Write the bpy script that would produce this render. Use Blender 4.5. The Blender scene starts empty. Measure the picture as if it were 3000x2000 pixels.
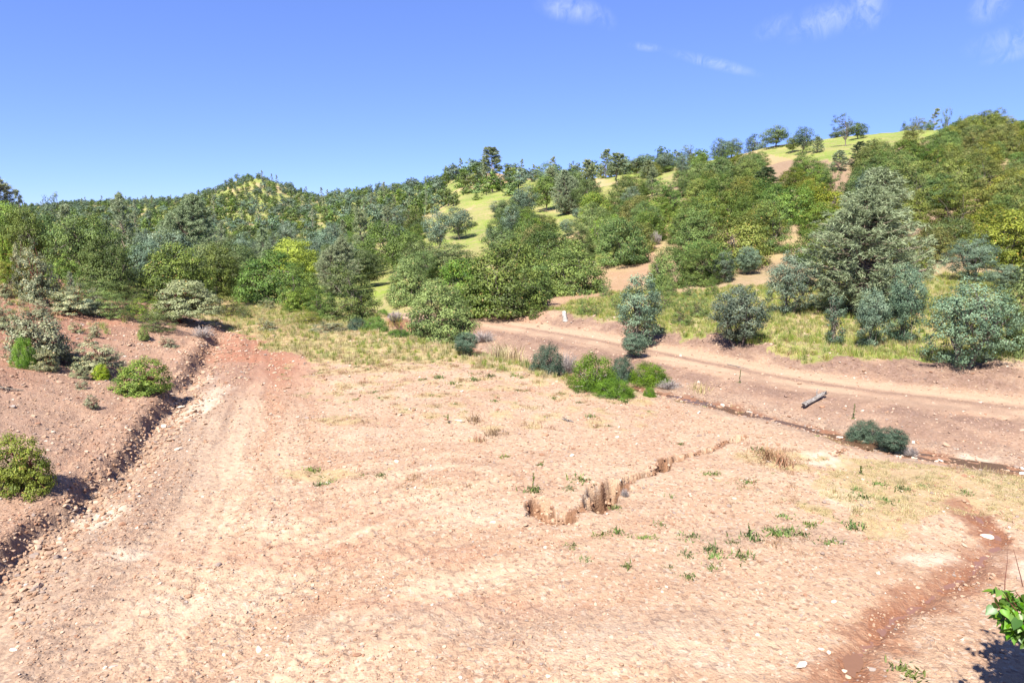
import bpy, math, random
import numpy as np
from mathutils import Vector

# ------------------------------------------------------------------ camera, sky, sun, exposure
SC = bpy.context.scene
COL = SC.collection
R = math.radians
CAM_H = 6.0
PITCH = R(9.65)
FPX = 2000.0                      # focal length in pixels of the 3000 px wide photograph

cam_data = bpy.data.cameras.new('camera')
cam = bpy.data.objects.new('camera', cam_data)
COL.objects.link(cam)
cam.location = (0, 0, CAM_H)
cam.rotation_euler = (math.pi / 2 - PITCH, 0, 0)
cam_data.sensor_width = 36.0
cam_data.lens = 24.0
cam_data.clip_start = 0.1
cam_data.clip_end = 20000
SC.camera = cam

SUN_ELEV = R(53)
SHADOW_DIR = Vector((0.42, 0.9, 0)).normalized()      # where shadows fall on level ground
SUN_COL = (1.0, 0.95, 0.86)
sun_to = Vector((-SHADOW_DIR.x * math.cos(SUN_ELEV), -SHADOW_DIR.y * math.cos(SUN_ELEV), math.sin(SUN_ELEV)))
sd = bpy.data.lights.new('sun', 'SUN')
sd.energy = 5.0
sd.angle = R(0.53)
sd.color = SUN_COL
sun = bpy.data.objects.new('sun', sd)
COL.objects.link(sun)
sun.rotation_euler = sun_to.to_track_quat('Z', 'Y').to_euler()
sun.location = (0, 0, 60)

SC.view_settings.view_transform = 'Standard'
SC.view_settings.look = 'None'
SC.view_settings.exposure = 1.5
SC.view_settings.gamma = 1.0
SC.view_settings.use_curve_mapping = False


def build_world():
    w = bpy.data.worlds.new('World')
    SC.world = w
    w.use_nodes = True
    nt = w.node_tree
    nt.nodes.clear()
    N, L = nt.nodes, nt.links
    out = N.new('ShaderNodeOutputWorld')
    bg = N.new('ShaderNodeBackground')
    bg.inputs['Strength'].default_value = 0.078
    sky = N.new('ShaderNodeTexSky')
    sky.sky_type = 'NISHITA'
    sky.sun_disc = False
    sky.sun_elevation = SUN_ELEV
    sky.sun_rotation = math.atan2(sun_to.x, sun_to.y)
    sky.altitude = 2000
    sky.air_density = 0.8
    sky.dust_density = 0.1
    sky.ozone_density = 6.0
    tc = N.new('ShaderNodeTexCoord')
    sep = N.new('ShaderNodeSeparateXYZ')
    L.new(tc.outputs['Generated'], sep.inputs[0])

    def M(op, a, b=None, clamp=False):
        n = N.new('ShaderNodeMath')
        n.operation = op
        n.use_clamp = clamp
        for i, v in enumerate((a, b)):
            if v is None:
                continue
            if isinstance(v, (int, float)):
                n.inputs[i].default_value = v
            else:
                L.new(v, n.inputs[i])
        return n.outputs[0]
    # cirrus: noise streaks on a high flat layer, kept to a few wisps on the right of the valley
    yy = M('MAXIMUM', sep.outputs['Y'], 0.02)
    sx = M('DIVIDE', sep.outputs['X'], yy)
    sy = M('DIVIDE', sep.outputs['Z'], yy)
    comb = N.new('ShaderNodeCombineXYZ')
    L.new(sx, comb.inputs[0])
    L.new(sy, comb.inputs[1])
    # (x/y, z/y, radius x, radius y, tilt, strength)
    wisps = [(0.082, 0.292, 0.045, 0.017, -0.15, 0.58), (0.120, 0.285, 0.025, 0.014, -0.6, 0.29),
             (0.185, 0.243, 0.022, 0.006, -0.1, 0.36), (0.28, 0.222, 0.060, 0.008, -0.23, 0.54),
             (0.435, 0.279, 0.060, 0.022, 0.30, 0.54), (0.485, 0.295, 0.03, 0.03, 1.0, 0.65), (0.36, 0.27, 0.03, 0.014, 0.5, 0.29),
             (0.655, 0.298, 0.030, 0.022, 0.6, 0.50), (0.74, 0.262, 0.10, 0.022, 0.2, 0.58), (0.70, 0.235, 0.05, 0.010, 0.25, 0.29),
             (0.83, 0.245, 0.10, 0.035, 0.3, 0.65), (1.05, 0.30, 0.18, 0.06, 0.2, 0.58), (1.4, 0.4, 0.3, 0.08, 0.2, 0.58)]
    total = None
    for (cx, cy, rx, ry, tilt, s) in wisps:
        mp = N.new('ShaderNodeMapping')
        mp.vector_type = 'TEXTURE'
        mp.inputs['Location'].default_value = (cx, cy, 0)
        mp.inputs['Rotation'].default_value = (0, 0, tilt)
        mp.inputs['Scale'].default_value = (rx, ry, 1)
        L.new(comb.outputs[0], mp.inputs[0])
        ln = N.new('ShaderNodeVectorMath')
        ln.operation = 'LENGTH'
        L.new(mp.outputs[0], ln.inputs[0])
        mr = N.new('ShaderNodeMapRange')
        mr.interpolation_type = 'SMOOTHSTEP'
        mr.inputs['From Min'].default_value = 1.35
        mr.inputs['From Max'].default_value = 0.0
        mr.inputs['To Min'].default_value = 0
        mr.inputs['To Max'].default_value = s
        L.new(ln.outputs['Value'], mr.inputs['Value'])
        total = mr.outputs[0] if total is None else M('MAXIMUM', total, mr.outputs[0])
    mpn = N.new('ShaderNodeMapping')
    mpn.inputs['Rotation'].default_value = (0, 0, -0.9)
    mpn.inputs['Scale'].default_value = (50, 30, 1)
    L.new(comb.outputs[0], mpn.inputs[0])
    n1 = N.new('ShaderNodeTexNoise')
    n1.inputs['Scale'].default_value = 1.0
    n1.inputs['Detail'].default_value = 7
    n1.inputs['Roughness'].default_value = 0.62
    n1.inputs['Distortion'].default_value = 0.9
    L.new(mpn.outputs[0], n1.inputs['Vector'])
    r1 = N.new('ShaderNodeMapRange')
    r1.inputs['From Min'].default_value = 0.36
    r1.inputs['From Max'].default_value = 0.82
    L.new(n1.outputs['Fac'], r1.inputs['Value'])
    cl = M('MULTIPLY', total, r1.outputs[0], True)
    # small tint of the physical sky towards the violet blue of this clear day
    tint = N.new('ShaderNodeMix')
    tint.data_type = 'RGBA'
    tint.blend_type = 'MULTIPLY'
    tint.inputs['Factor'].default_value = 1.0
    gm = N.new('ShaderNodeGamma')
    gm.inputs['Gamma'].default_value = 0.67
    L.new(sky.outputs[0], gm.inputs['Color'])
    L.new(gm.outputs[0], tint.inputs['A'])
    tint.inputs['B'].default_value = (0.97, 1.12, 1.84, 1)
    mix = N.new('ShaderNodeMix')
    mix.data_type = 'RGBA'
    L.new(cl, mix.inputs['Factor'])
    L.new(tint.outputs['Result'], mix.inputs['A'])
    mix.inputs['B'].default_value = (4.6, 5.0, 6.0, 1)
    L.new(mix.outputs['Result'], bg.inputs['Color'])
    L.new(bg.outputs[0], out.inputs['Surface'])


build_world()

# ------------------------------------------------------------------ numpy noise, polylines, projection
_rg = np.random.RandomState(7)
_perm = _rg.permutation(256)
_ga = _rg.rand(256) * 2 * np.pi
_gx, _gy = np.cos(_ga), np.sin(_ga)


def pn(x, y, seed=0):
    x = np.asarray(x, float) + seed * 17.31
    y = np.asarray(y, float) + seed * 9.77
    xi = np.floor(x).astype(np.int64)
    yi = np.floor(y).astype(np.int64)
    xf, yf = x - xi, y - yi
    u = xf * xf * xf * (xf * (xf * 6 - 15) + 10)
    v = yf * yf * yf * (yf * (yf * 6 - 15) + 10)

    def g(ix, iy, dx, dy):
        h = _perm[(_perm[iy & 255] + ix) & 255]
        return _gx[h] * dx + _gy[h] * dy
    a = g(xi, yi, xf, yf)
    b = g(xi + 1, yi, xf - 1, yf)
    c = g(xi, yi + 1, xf, yf - 1)
    d = g(xi + 1, yi + 1, xf - 1, yf - 1)
    return ((a + (b - a) * u) * (1 - v) + (c + (d - c) * u) * v) * 1.5


def fbm(x, y, seed=0, octv=4, rough=0.5):
    t, amp = 0, 1.0
    f = 1.0
    for i in range(octv):
        t = t + amp * pn(x * f, y * f, seed + i)
        amp *= rough
        f *= 2.03
    return t


def sstep(a, b, x):
    t = np.clip((x - a) / (b - a), 0, 1)
    return t * t * (3 - 2 * t)


def ray(u, v):
    """direction through a photograph pixel, scaled to forward distance 1"""
    xr = (np.asarray(u, float) - 1500) / FPX
    yu = (1000 - np.asarray(v, float)) / FPX
    cy = math.cos(PITCH) + yu * math.sin(PITCH)
    cz = -math.sin(PITCH) + yu * math.cos(PITCH)
    return xr / cy, cz / cy


def onplane(pts, z=0.0):
    """pixel list -> ground points where the sight line meets the level z"""
    out = []
    for u, v in pts:
        a, b = ray(u, v)
        Y = (z - CAM_H) / b
        out.append((a * Y, Y))
    return np.array(out)


def project(X, Y, Z):
    Zr = np.asarray(Z, float) - CAM_H
    c, s = math.cos(PITCH), math.sin(PITCH)
    dep = Y * c - Zr * s
    up = Y * s + Zr * c
    dep = np.where(dep < 1e-3, 1e-3, dep)
    return 1500 + FPX * X / dep, 1000 - FPX * up / dep


def pdist(X, Y, P):
    """distance to polyline, signed (+ = left of travel), arc length at the nearest point"""
    best = np.full(X.shape, 1e9)
    sgn = np.ones(X.shape)
    arc = np.zeros(X.shape)
    acc = 0.0
    for i in range(len(P) - 1):
        ax, ay = P[i]
        bx, by = P[i + 1]
        dx, dy = bx - ax, by - ay
        L2 = dx * dx + dy * dy
        t = np.clip(((X - ax) * dx + (Y - ay) * dy) / L2, 0, 1)
        ex, ey = X - (ax + t * dx), Y - (ay + t * dy)
        d = ex * ex + ey * ey
        m = d < best
        best = np.where(m, d, best)
        sgn = np.where(m, np.sign(dx * (Y - ay) - dy * (X - ax)), sgn)
        arc = np.where(m, acc + t * math.sqrt(L2), arc)
        acc += math.sqrt(L2)
    sgn = np.where(sgn == 0, 1, sgn)
    return np.sqrt(best), sgn, arc


def smooth_poly(P, n=4):
    """Chaikin corner cutting"""
    P = np.array(P, float)
    for _ in range(n):
        Q = [P[0]]
        for i in range(len(P) - 1):
            Q.append(P[i] * .75 + P[i + 1] * .25)
            Q.append(P[i] * .25 + P[i + 1] * .75)
        Q.append(P[-1])
        P = np.array(Q)
        if len(P) > 20:
            break
    return P


def streaks(X, Y):
    """wheel and blade marks: noise drawn out along the curved tracks, -1 (coarse, dark) to 1 (smooth, pale)"""
    tot = np.zeros(X.shape)
    wt = np.zeros(X.shape) + 1e-3
    for P, sd0 in ((TRACK, 501), (TRACK2, 511), (TRACK3, 521)):
        d, s, arc = pdist(X, Y, P)
        q = d * s + .25 * pn(X * .5, Y * .5, sd0 + 5)
        w = np.exp(-(d / 3.2) ** 2)
        v = pn(q * 1.25, arc * .06, sd0) + .6 * pn(q * 3.6, arc * .13, sd0 + 1) + .3 * pn(q * 8.0, arc * .3, sd0 + 2)
        tot += w * v
        wt += w
    return np.clip(tot / wt * 1.5 * np.minimum(1, wt * 1.5), -1, 1) * (.25 + .75 * sstep(4, -2, X))


def inpoly(X, Y, P):
    r = np.zeros(np.shape(X), bool)
    n = len(P)
    j = n - 1
    for i in range(n):
        xi, yi = P[i]
        xj, yj = P[j]
        if yi != yj:
            c = ((yi > Y) != (yj > Y)) & (X < (xj - xi) * (Y - yi) / (yj - yi) + xi)
            r ^= c
        j = i
    return r


# ------------------------------------------------------------------ terrain height
COLS = {
    -1500: [(1, 0), (45, 0), (70, 2), (120, 5), (250, 12), (500, 25), (900, 30), (1300, 15), (5000, 40)],
    -300: [(1, 0), (45, 0), (70, 0), (120, 2), (200, 0), (400, 8), (700, 22), (900, 31), (1300, 10), (3000, 30), (4500, 150)],
    0: [(1, 0), (45, 0), (70, 0), (120, 1), (200, -1), (400, 6), (700, 18), (900, 27), (1300, 10), (3000, 30), (4000, 118), (4500, 100)],
    90: [(1, 0), (45, 0), (70, 0), (120, 1), (200, -1), (400, 6), (700, 18), (900, 27.5), (1300, 10), (3000, 30), (4000, 122), (4500, 100)],
    200: [(1, 0), (45, 0), (70, -1), (120, -1), (200, -1), (400, 7), (700, 22), (850, 29.5), (1300, 10), (4500, 60)],
    300: [(1, 0), (45, 0), (100, -1), (200, -2), (350, 4), (600, 20), (800, 29), (1200, 10), (4500, 50)],
    500: [(1, 0), (45, 0), (100, -1), (200, -2), (350, 7), (600, 24), (800, 32.5), (1200, 10), (4500, 50)],
    600: [(1, 0), (45, 0), (100, -1.5), (200, -2), (300, 3), (450, 15), (650, 30), (900, 15), (4500, 50)],
    690: [(1, 0), (45, 0), (100, -1.5), (200, -1), (300, 4), (450, 19), (600, 39.8), (800, 20), (4500, 50)],
    770: [(1, 0), (45, 0), (100, -1.5), (200, -1), (300, 5), (450, 22), (560, 44.5), (600, 50.5), (800, 20), (4500, 50)],
    830: [(1, 0), (45, 0), (100, -1.5), (200, 0), (300, 5), (450, 21), (560, 41), (600, 46.5), (800, 20), (4500, 50)],
    930: [(1, 0), (45, -.2), (100, -1), (200, 0), (300, 6), (450, 17), (600, 26.5), (800, 20), (4500, 50)],
    1050: [(1, 0), (38, 0), (45, -.4), (100, 0), (200, 3), (350, 15), (500, 29.5), (700, 20), (4500, 50)],
    1180: [(1, 0), (38, 0), (46, -.4), (100, 1), (200, 6), (300, 15), (430, 28), (600, 20), (4500, 50)],
    1250: [(1, 0), (36, 0), (45, -.4), (100, 1.5), (200, 8), (300, 17), (380, 28.0), (600, 18), (4500, 50)],
    1350: [(1, 0), (34, 0), (46, -.3), (80, 1.5), (115, 3.8), (150, 8), (220, 15), (300, 26), (340, 30), (500, 20), (4500, 50)],
    1430: [(1, 0), (33, 0), (46, 0), (80, 2), (115, 4.2), (150, 9.5), (220, 16), (300, 27), (330, 32), (500, 20), (4500, 50)],
    1500: [(1, 0), (33, 0), (46, 0), (80, 2.4), (110, 4.4), (150, 9.5), (220, 17), (300, 27), (330, 30), (500, 20), (4500, 50)],
    1570: [(1, 0), (33, 0), (46, 0), (80, 2.5), (110, 5), (150, 9.7), (220, 19), (250, 22), (310, 25), (500, 16), (4500, 50)],
    1700: [(1, 0), (35, 0), (55, .5), (80, 3.5), (110, 7.2), (150, 12), (200, 18), (230, 21.4), (320, 18), (4500, 40)],
    1850: [(1, 0), (35, 0), (55, .9), (80, 4.5), (110, 8.2), (150, 14.5), (200, 20.5), (218, 21.8), (320, 17), (4500, 40)],
    2000: [(1, 0), (33, 0), (40, .5), (52, 1.4), (80, 5.2), (120, 12), (160, 18.5), (200, 23.8), (300, 18), (4500, 40)],
    2200: [(1, 0), (30, 0), (40, .8), (52, 1.9), (80, 7), (120, 15), (160, 22), (190, 26.0), (300, 18), (4500, 40)],
    2400: [(1, 0), (28, 0), (38, .9), (50, 1.9), (80, 8), (120, 17.5), (160, 25.2), (182, 28), (300, 18), (4500, 40)],
    2600: [(1, 0), (25, 0), (35, .9), (48, 1.9), (80, 8.6), (120, 18.5), (150, 25.6), (172, 29.0), (300, 18), (4500, 40)],
    2800: [(1, 0), (24, 0), (33, .8), (47, 1.9), (80, 8.8), (120, 18.4), (150, 25), (165, 26.6), (300, 18), (4500, 40)],
    3000: [(1, 0), (23, 0), (32, .8), (46, 1.9), (80, 9), (120, 18.4), (150, 24.8), (300, 20), (4500, 40)],
    3600: [(1, 0), (20, 0), (32, 1), (46, 2.2), (80, 9), (120, 18.4), (150, 24.8), (300, 22), (4500, 40)],
    5500: [(1, 0), (20, 0), (35, 1.5), (60, 4), (100, 12), (150, 20), (300, 26), (4500, 40)],
}
_us = np.arange(-1500, 5501, 20.0)
_ly = np.linspace(0, math.log(4600), 420)


def _build_table():
    keys = sorted(COLS)
    G = np.zeros((len(_us), len(_ly)))
    prof = np.array([np.interp(np.exp(_ly), [p[0] for p in COLS[k]], [p[1] for p in COLS[k]]) for k in keys])
    for j in range(len(_ly)):
        G[:, j] = np.interp(_us, keys, prof[:, j])

    def blur(A, s, axis):
        r = int(3 * s)
        k = np.exp(-0.5 * (np.arange(-r, r + 1) / s) ** 2)
        k /= k.sum()
        pad = [(r, r) if a == axis else (0, 0) for a in (0, 1)]
        B = np.pad(A, pad, mode='edge')
        return np.apply_along_axis(lambda m: np.convolve(m, k, 'valid'), axis, B)
    G = blur(G, 2.0, 0)
    G = blur(G, 2.2, 1)
    return G


_G = _build_table()
SMIN, SMAX = _us[0], _us[-1]


def base_h(X, Y):
    r = np.hypot(X, Y)
    az = np.arctan2(X, Y)
    azc = np.clip(az, math.atan((SMIN - 1500) / 1971.0), math.atan((SMAX - 1500) / 1971.0))
    Yc = np.maximum(r * np.cos(azc), 1.0)
    uu = 1500 + np.tan(azc) * 1971.0
    fi = (uu - _us[0]) / 20.0
    fj = np.log(Yc) / (_ly[1] - _ly[0])
    fi = np.clip(fi, 0, len(_us) - 1.001)
    fj = np.clip(fj, 0, len(_ly) - 1.001)
    i = fi.astype(int)
    j = fj.astype(int)
    a, b = fi - i, fj - j
    return (_G[i, j] * (1 - a) * (1 - b) + _G[i + 1, j] * a * (1 - b) + _G[i, j + 1] * (1 - a) * b + _G[i + 1, j + 1] * a * b)


# --- lines in the ground, from sight lines met with the levels they lie on
EDGE = onplane([(-700, 2600), (-300, 2050), (0, 1680), (130, 1575), (330, 1410), (430, 1285), (520, 1160), (575, 1080), (625, 1010), (650, 965), (650, 925), (600, 890)])
EDGE = np.vstack([EDGE, [(-36, 70), (-60, 105)]])
CREEK = smooth_poly(onplane([(1040, 870), (1090, 905), (1140, 950), (1300, 1008), (1450, 1045), (1600, 1085), (1750, 1125), (1900, 1158), (2050, 1186), (2200, 1225), (2350, 1268), (2500, 1305), (2650, 1340), (2800, 1362), (3000, 1392), (3300, 1425), (3900, 1480)], -0.5))
ROAD = smooth_poly(onplane([(1180, 925), (1300, 938), (1400, 945), (1500, 958), (1700, 990), (1900, 1030), (2100, 1072), (2300, 1112), (2500, 1142), (2700, 1168), (3000, 1203), (3300, 1232), (4200, 1300)], 0.0))
GULLY = [onplane(p) for p in (
    [(1575, 1475), (1610, 1515), (1650, 1520)],
    [(1640, 1512), (1700, 1495), (1755, 1480)],
    [(1750, 1478), (1775, 1435), (1800, 1420)],
    [(1800, 1425), (1850, 1395), (1935, 1372)],
    [(1935, 1372), (1950, 1345), (1990, 1338)],
    [(1990, 1338), (2060, 1325), (2120, 1300), (2185, 1283)],
    [(2440, 1338), (2480, 1318)])]
GULLY_W = [0.28, 0.12, 0.33, 0.13, 0.18, 0.09, 0.06]
GULLY_D = [0.36, 0.30, 0.85, 0.46, 0.55, 0.30, 0.18]
RILL = smooth_poly(onplane([(2440, 2080), (2480, 1990), (2520, 1900), (2600, 1815), (2700, 1755), (2790, 1700), (2860, 1668), (2872, 1625), (2930, 1590), (2925, 1560), (2880, 1525), (2858, 1495)]))
TRACK = onplane([(-900, 2600), (100, 2000), (330, 1700), (500, 1400), (600, 1200), (660, 1080), (690, 1000), (640, 960)])
TRACK2 = onplane([(-200, 2600), (450, 2080), (900, 1800), (1350, 1640), (1750, 1560), (2200, 1500)])
TRACK3 = onplane([(-100, 2300), (500, 1800), (760, 1620), (1050, 1500), (1300, 1440)])
SPUR = smooth_poly(onplane([(1450, 925), (1600, 893), (1720, 868), (1800, 830)], 0.6))


def H(X, Y, fine=True):
    X = np.asarray(X, float)
    Y = np.asarray(Y, float)
    z = base_h(X, Y)
    r = np.hypot(X, Y)
    # broad unevenness
    far = sstep(50, 120, r)
    z = z + far * fbm(X / 35, Y / 35, 3, 3) * (0.35 + r * 0.004) + 0.07 * fbm(X / 5, Y / 5, 9, 3) + sstep(10, 30, r) * .08 * fbm(X / 2.2, Y / 2.2, 12, 2)
    z = z + 0.12 * np.maximum(0, (Y - 16) / 20) * sstep(60, 40, r) * 0
    nm = r < 125
    if nm.any():
        z = z.copy()
        z[nm] = _near_h(X[nm], Y[nm], z[nm], r[nm], fine)
    return z


def _near_h(X, Y, z, r, fine):
    # left cut bank
    d, s, arc = pdist(X, Y, EDGE)
    wob = 0.28 * pn(X * .7, Y * .7, 4) + 0.07 * pn(X * 2.3, Y * 2.3, 5) + .03 * pn(X * 6, Y * 6, 6)
    sd_ = d * s + wob
    fade = sstep(115, 55, Y)
    bank = (0.24 + .12 * pn(arc * .5, arc * 0 + 3.3, 8)) * sstep(-0.08, 0.24, sd_) * sstep(48, 30, Y)
    dd = np.maximum(sd_, 0)
    slope = 3.7 * (1 - np.exp(-(dd * 0.27 / 3.7) * (1 + .03 * dd)))
    z = z + (bank + slope) * fade
    z = z - 0.07 * np.exp(-((sd_ + 0.30) / 0.30) ** 2) * sstep(44, 30, Y) * (1 + .8 * pn(arc * .7, arc * 0, 10))
    # spoil bump just above the cut
    z = z + .08 * np.exp(-((sd_ - .45) / .35) ** 2) * fade
    if fine:
        bankm = np.exp(-((sd_ - .1) / .55) ** 2) * sstep(45, 30, Y)
        z = z + bankm * (.05 * fbm(X * 3.2, Y * 3.2, 31, 3) + .03 * np.abs(pn(X * 9, Y * 9, 33)))
    # creek
    d, s, arc = pdist(X, Y, CREEK)
    sdc = d * s + .35 * pn(arc * .35, arc * 0 + 1.5, 41) + .12 * pn(arc * 1.6, arc * 0 + 1.5, 42)
    # travel runs to the right, so the near side (towards the camera) is negative
    dep = np.interp(arc, [0, 12, 22, 34, 60], [1.0, .95, .75, .5, .4])
    wn = np.where(sdc < 0, 1.15, 1.9)
    z = z - dep * np.exp(-(sdc / wn) ** 2) * (arc < 200)
    if fine:
        z = z + .06 * np.exp(-(sdc / 1.2) ** 2) * fbm(X * 2.5, Y * 2.5, 44, 3) * (r < 80)
    # road bench and the low bank above it
    d, s, arc = pdist(X, Y, ROAD)
    sdr = d * s + .25 * pn(arc * .3, arc * 0 + 7.5, 51)
    bench = sstep(3.0, 1.4, np.abs(sdr))
    rd_h = 0.05 + .10 * sstep(25, 60, arc)
    z = z * (1 - bench) + rd_h * bench
    z = z + np.where(sdr > 0, 1, 0) * 0.5 * sstep(1.5, 3.2, sdr) * (1 + .5 * pn(arc * .25, arc * 0, 52)) * sstep(1, 6, arc) * sstep(70, 48, r)
    if fine:
        z = z - .045 * (np.exp(-((sdr - .8) / .28) ** 2) + np.exp(-((sdr + .8) / .28) ** 2)) * (r < 70)
        z = z + .10 * sstep(1.5, 2.4, sdr) * sstep(6, 3.4, sdr) * np.abs(fbm(X * 1.6, Y * 1.6, 54, 3)) * (r < 70)
    # erosion gully
    ga = np.zeros(X.shape)
    near = (r > 8) & (r < 30) & (X > -1) & (X < 12)
    if near.any():
        xs, ys = X[near], Y[near]
        g = np.zeros(xs.shape)
        for P, w, dp in zip(GULLY, GULLY_W, GULLY_D):
            d, s, arc = pdist(xs, ys, P)
            d = d + .16 * pn(xs * 2.3, ys * 2.3, 61) + .05 * pn(xs * 7, ys * 7, 62) + .02 * pn(xs * 17, ys * 17, 63)
            g = np.maximum(g, dp * sstep(w * 1.15, w * .62, d))
        # fluted far wall
        g = g * (1 + .35 * pn(xs * 3.4 + ys, ys * 3, 64) + .25 * pn(xs * 8, ys * 8, 65) + .16 * pn(xs * 17, ys * 17, 67))
        ga[near] = g
        z = z - ga
    # rill
    near = (r < 22) & (X > 2)
    if near.any():
        d, s, arc = pdist(X[near], Y[near], RILL)
        zz = np.zeros(X.shape)
        zz[near] = .07 * np.exp(-((d + .06 * pn(arc * 3, arc * 0, 66)) / .16) ** 2) + .03 * np.exp(-(d / .5) ** 2)
        z = z - zz
    if fine:
        m = r < 60
        if m.any():
            xs, ys = X[m], Y[m]
            zz = np.zeros(xs.shape)
            # machine and wheel ruts that follow the curved tracks
            for P, sd0, amp in ((TRACK, 71, .045), (TRACK2, 75, .05), (TRACK3, 79, .035)):
                d, s, arc = pdist(xs, ys, P)
                q = d * s
                wt = np.exp(-(q / 4.2) ** 2)
                wt = wt * (.3 + .7 * sstep(4, -2, xs))
                a = pn(q * 1.3, arc * .07, sd0) + .45 * pn(q * 4.5, arc * .2, sd0 + 1)
                lug = pn(q * 1.3, arc * .2, sd0 + 2)
                b = np.where(lug > .12, np.sin(arc * 19 + 3 * pn(q * 3, arc, sd0 + 3)), 0) * .010
                zz += wt * (amp * a + b)
            zz += .018 * fbm(xs * 1.9, ys * 1.9, 85, 3) + .010 * fbm(xs * 8, ys * 8, 86, 3)
            clod = np.maximum(0, pn(xs * 5.3, ys * 5.3, 88) - .25) * .07 * sstep(-.1, .4, pn(xs * .5, ys * .5, 89))
            zz += clod
            z = z.copy()
            z[m] += zz
    return z


def W(u, v, ymin=4.0, ymax=1500.0, n=900):
    """first meeting of sight lines with the ground -> X, Y, Z arrays"""
    u = np.atleast_1d(np.asarray(u, float))
    v = np.atleast_1d(np.asarray(v, float))
    a, b = ray(u, v)
    ys = np.exp(np.linspace(math.log(ymin), math.log(ymax), n))
    out = np.full(u.shape, np.nan)
    CH = 400
    for c in range(0, len(u), CH):
        A, B = a[c:c + CH, None], b[c:c + CH, None]
        hh = H(A * ys[None], np.repeat(ys[None], len(A), 0), False)
        df = CAM_H + B * ys[None] - hh
        hit = df < 0
        k = np.argmax(hit, 1)
        ok = hit.any(1) & (k > 0)
        k = np.maximum(k, 1)
        i = np.arange(len(A))
        d0, d1 = df[i, k - 1], df[i, k]
        t = d0 / np.where(d0 == d1, 1, d0 - d1)
        yy = ys[k - 1] + (ys[k] - ys[k - 1]) * t
        out[c:c + CH] = np.where(ok, yy, np.nan)
    Y = out
    X = a * Y
    return X, Y, H(np.nan_to_num(X), np.nan_to_num(Y, nan=10.0))


def Wpoly(pts):
    u = [p[0] for p in pts]
    v = [p[1] for p in pts]
    X, Y, Z = W(u, v)
    m = ~np.isnan(Y)
    return np.stack([X[m], Y[m]], 1)

# ------------------------------------------------------------------ small node helpers
class NT:
    def __init__(self, name):
        self.m = bpy.data.materials.new(name)
        self.m.use_nodes = True
        self.t = self.m.node_tree
        self.t.nodes.clear()
        self.N, self.L = self.t.nodes, self.t.links
        self.out = self.N.new('ShaderNodeOutputMaterial')

    def put(self, sock, v):
        if isinstance(v, bpy.types.NodeSocket):
            self.L.new(v, sock)
        elif v is not None:
            if isinstance(v, tuple) and len(v) == 3 and sock.type == 'RGBA':
                v = v + (1,)
            sock.default_value = v

    def math(self, op, a, b=None, clamp=False):
        n = self.N.new('ShaderNodeMath')
        n.operation = op
        n.use_clamp = clamp
        self.put(n.inputs[0], a)
        self.put(n.inputs[1], b)
        return n.outputs[0]

    def mix(self, f, a, b, mode='MIX'):
        n = self.N.new('ShaderNodeMix')
        n.data_type = 'RGBA'
        n.blend_type = mode
        self.put(n.inputs['Factor'], f)
        self.put(n.inputs['A'], a)
        self.put(n.inputs['B'], b)
        return n.outputs['Result']

    def rng(self, v, a, b, c=0.0, d=1.0):
        n = self.N.new('ShaderNodeMapRange')
        self.put(n.inputs['Value'], v)
        for k, x in zip(('From Min', 'From Max', 'To Min', 'To Max'), (a, b, c, d)):
            n.inputs[k].default_value = x
        return n.outputs[0]

    def noise(self, vec, scale, detail=4, rough=.55, dist=0.0, color=False):
        n = self.N.new('ShaderNodeTexNoise')
        if vec is not None:
            self.L.new(vec, n.inputs['Vector'])
        n.inputs['Scale'].default_value = scale
        n.inputs['Detail'].default_value = detail
        n.inputs['Roughness'].default_value = rough
        n.inputs['Distortion'].default_value = dist
        return n.outputs['Color' if color else 'Fac']

    def voro(self, vec, scale, feature='F1', out='Distance', rand=1.0):
        n = self.N.new('ShaderNodeTexVoronoi')
        n.feature = feature
        if vec is not None:
            self.L.new(vec, n.inputs['Vector'])
        n.inputs['Scale'].default_value = scale
        n.inputs['Randomness'].default_value = rand
        return n.outputs[out]

    def obj_co(self):
        return self.N.new('ShaderNodeTexCoord').outputs['Object']

    def pos(self):
        return self.N.new('ShaderNodeNewGeometry').outputs['Position']

    def attr(self, name):
        n = self.N.new('ShaderNodeAttribute')
        n.attribute_name = name
        return n

    def bump(self, h, strength=.5, dist=.05, normal=None):
        n = self.N.new('ShaderNodeBump')
        n.inputs['Strength'].default_value = strength
        n.inputs['Distance'].default_value = dist
        self.L.new(h, n.inputs['Height'])
        if normal is not None:
            self.L.new(normal, n.inputs['Normal'])
        return n.outputs[0]

    def pbr(self, col, rough=.8, normal=None, spec=.3, **kw):
        n = self.N.new('ShaderNodeBsdfPrincipled')
        self.put(n.inputs['Base Color'], col)
        self.put(n.inputs['Roughness'], rough)
        self.put(n.inputs['Specular IOR Level'], spec)
        for k, v in kw.items():
            self.put(n.inputs[k], v)
        if normal is not None:
            self.L.new(normal, n.inputs['Normal'])
        return n

    def done(self, shader):
        self.L.new(shader.outputs[0] if hasattr(shader, 'outputs') else shader, self.out.inputs['Surface'])
        return self.m


def tag(o, label=None, cat=None, group=None, kind=None):
    if label:
        o['label'] = label
    if cat:
        o['category'] = cat
    if group:
        o['group'] = group
    if kind:
        o['kind'] = kind
    return o


def link(o, parent=None):
    COL.objects.link(o)
    if parent is not None:
        o.parent = parent
    return o


# ------------------------------------------------------------------ ground masks
def band(X, Y, P, w, soft=.5, sd0=0, wob=.3):
    d, s, a = pdist(X, Y, P)
    d = d + wob * fbm(X * .9, Y * .9, 100 + sd0, 3)
    return sstep(w + soft, w, d), d, s, a


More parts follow.
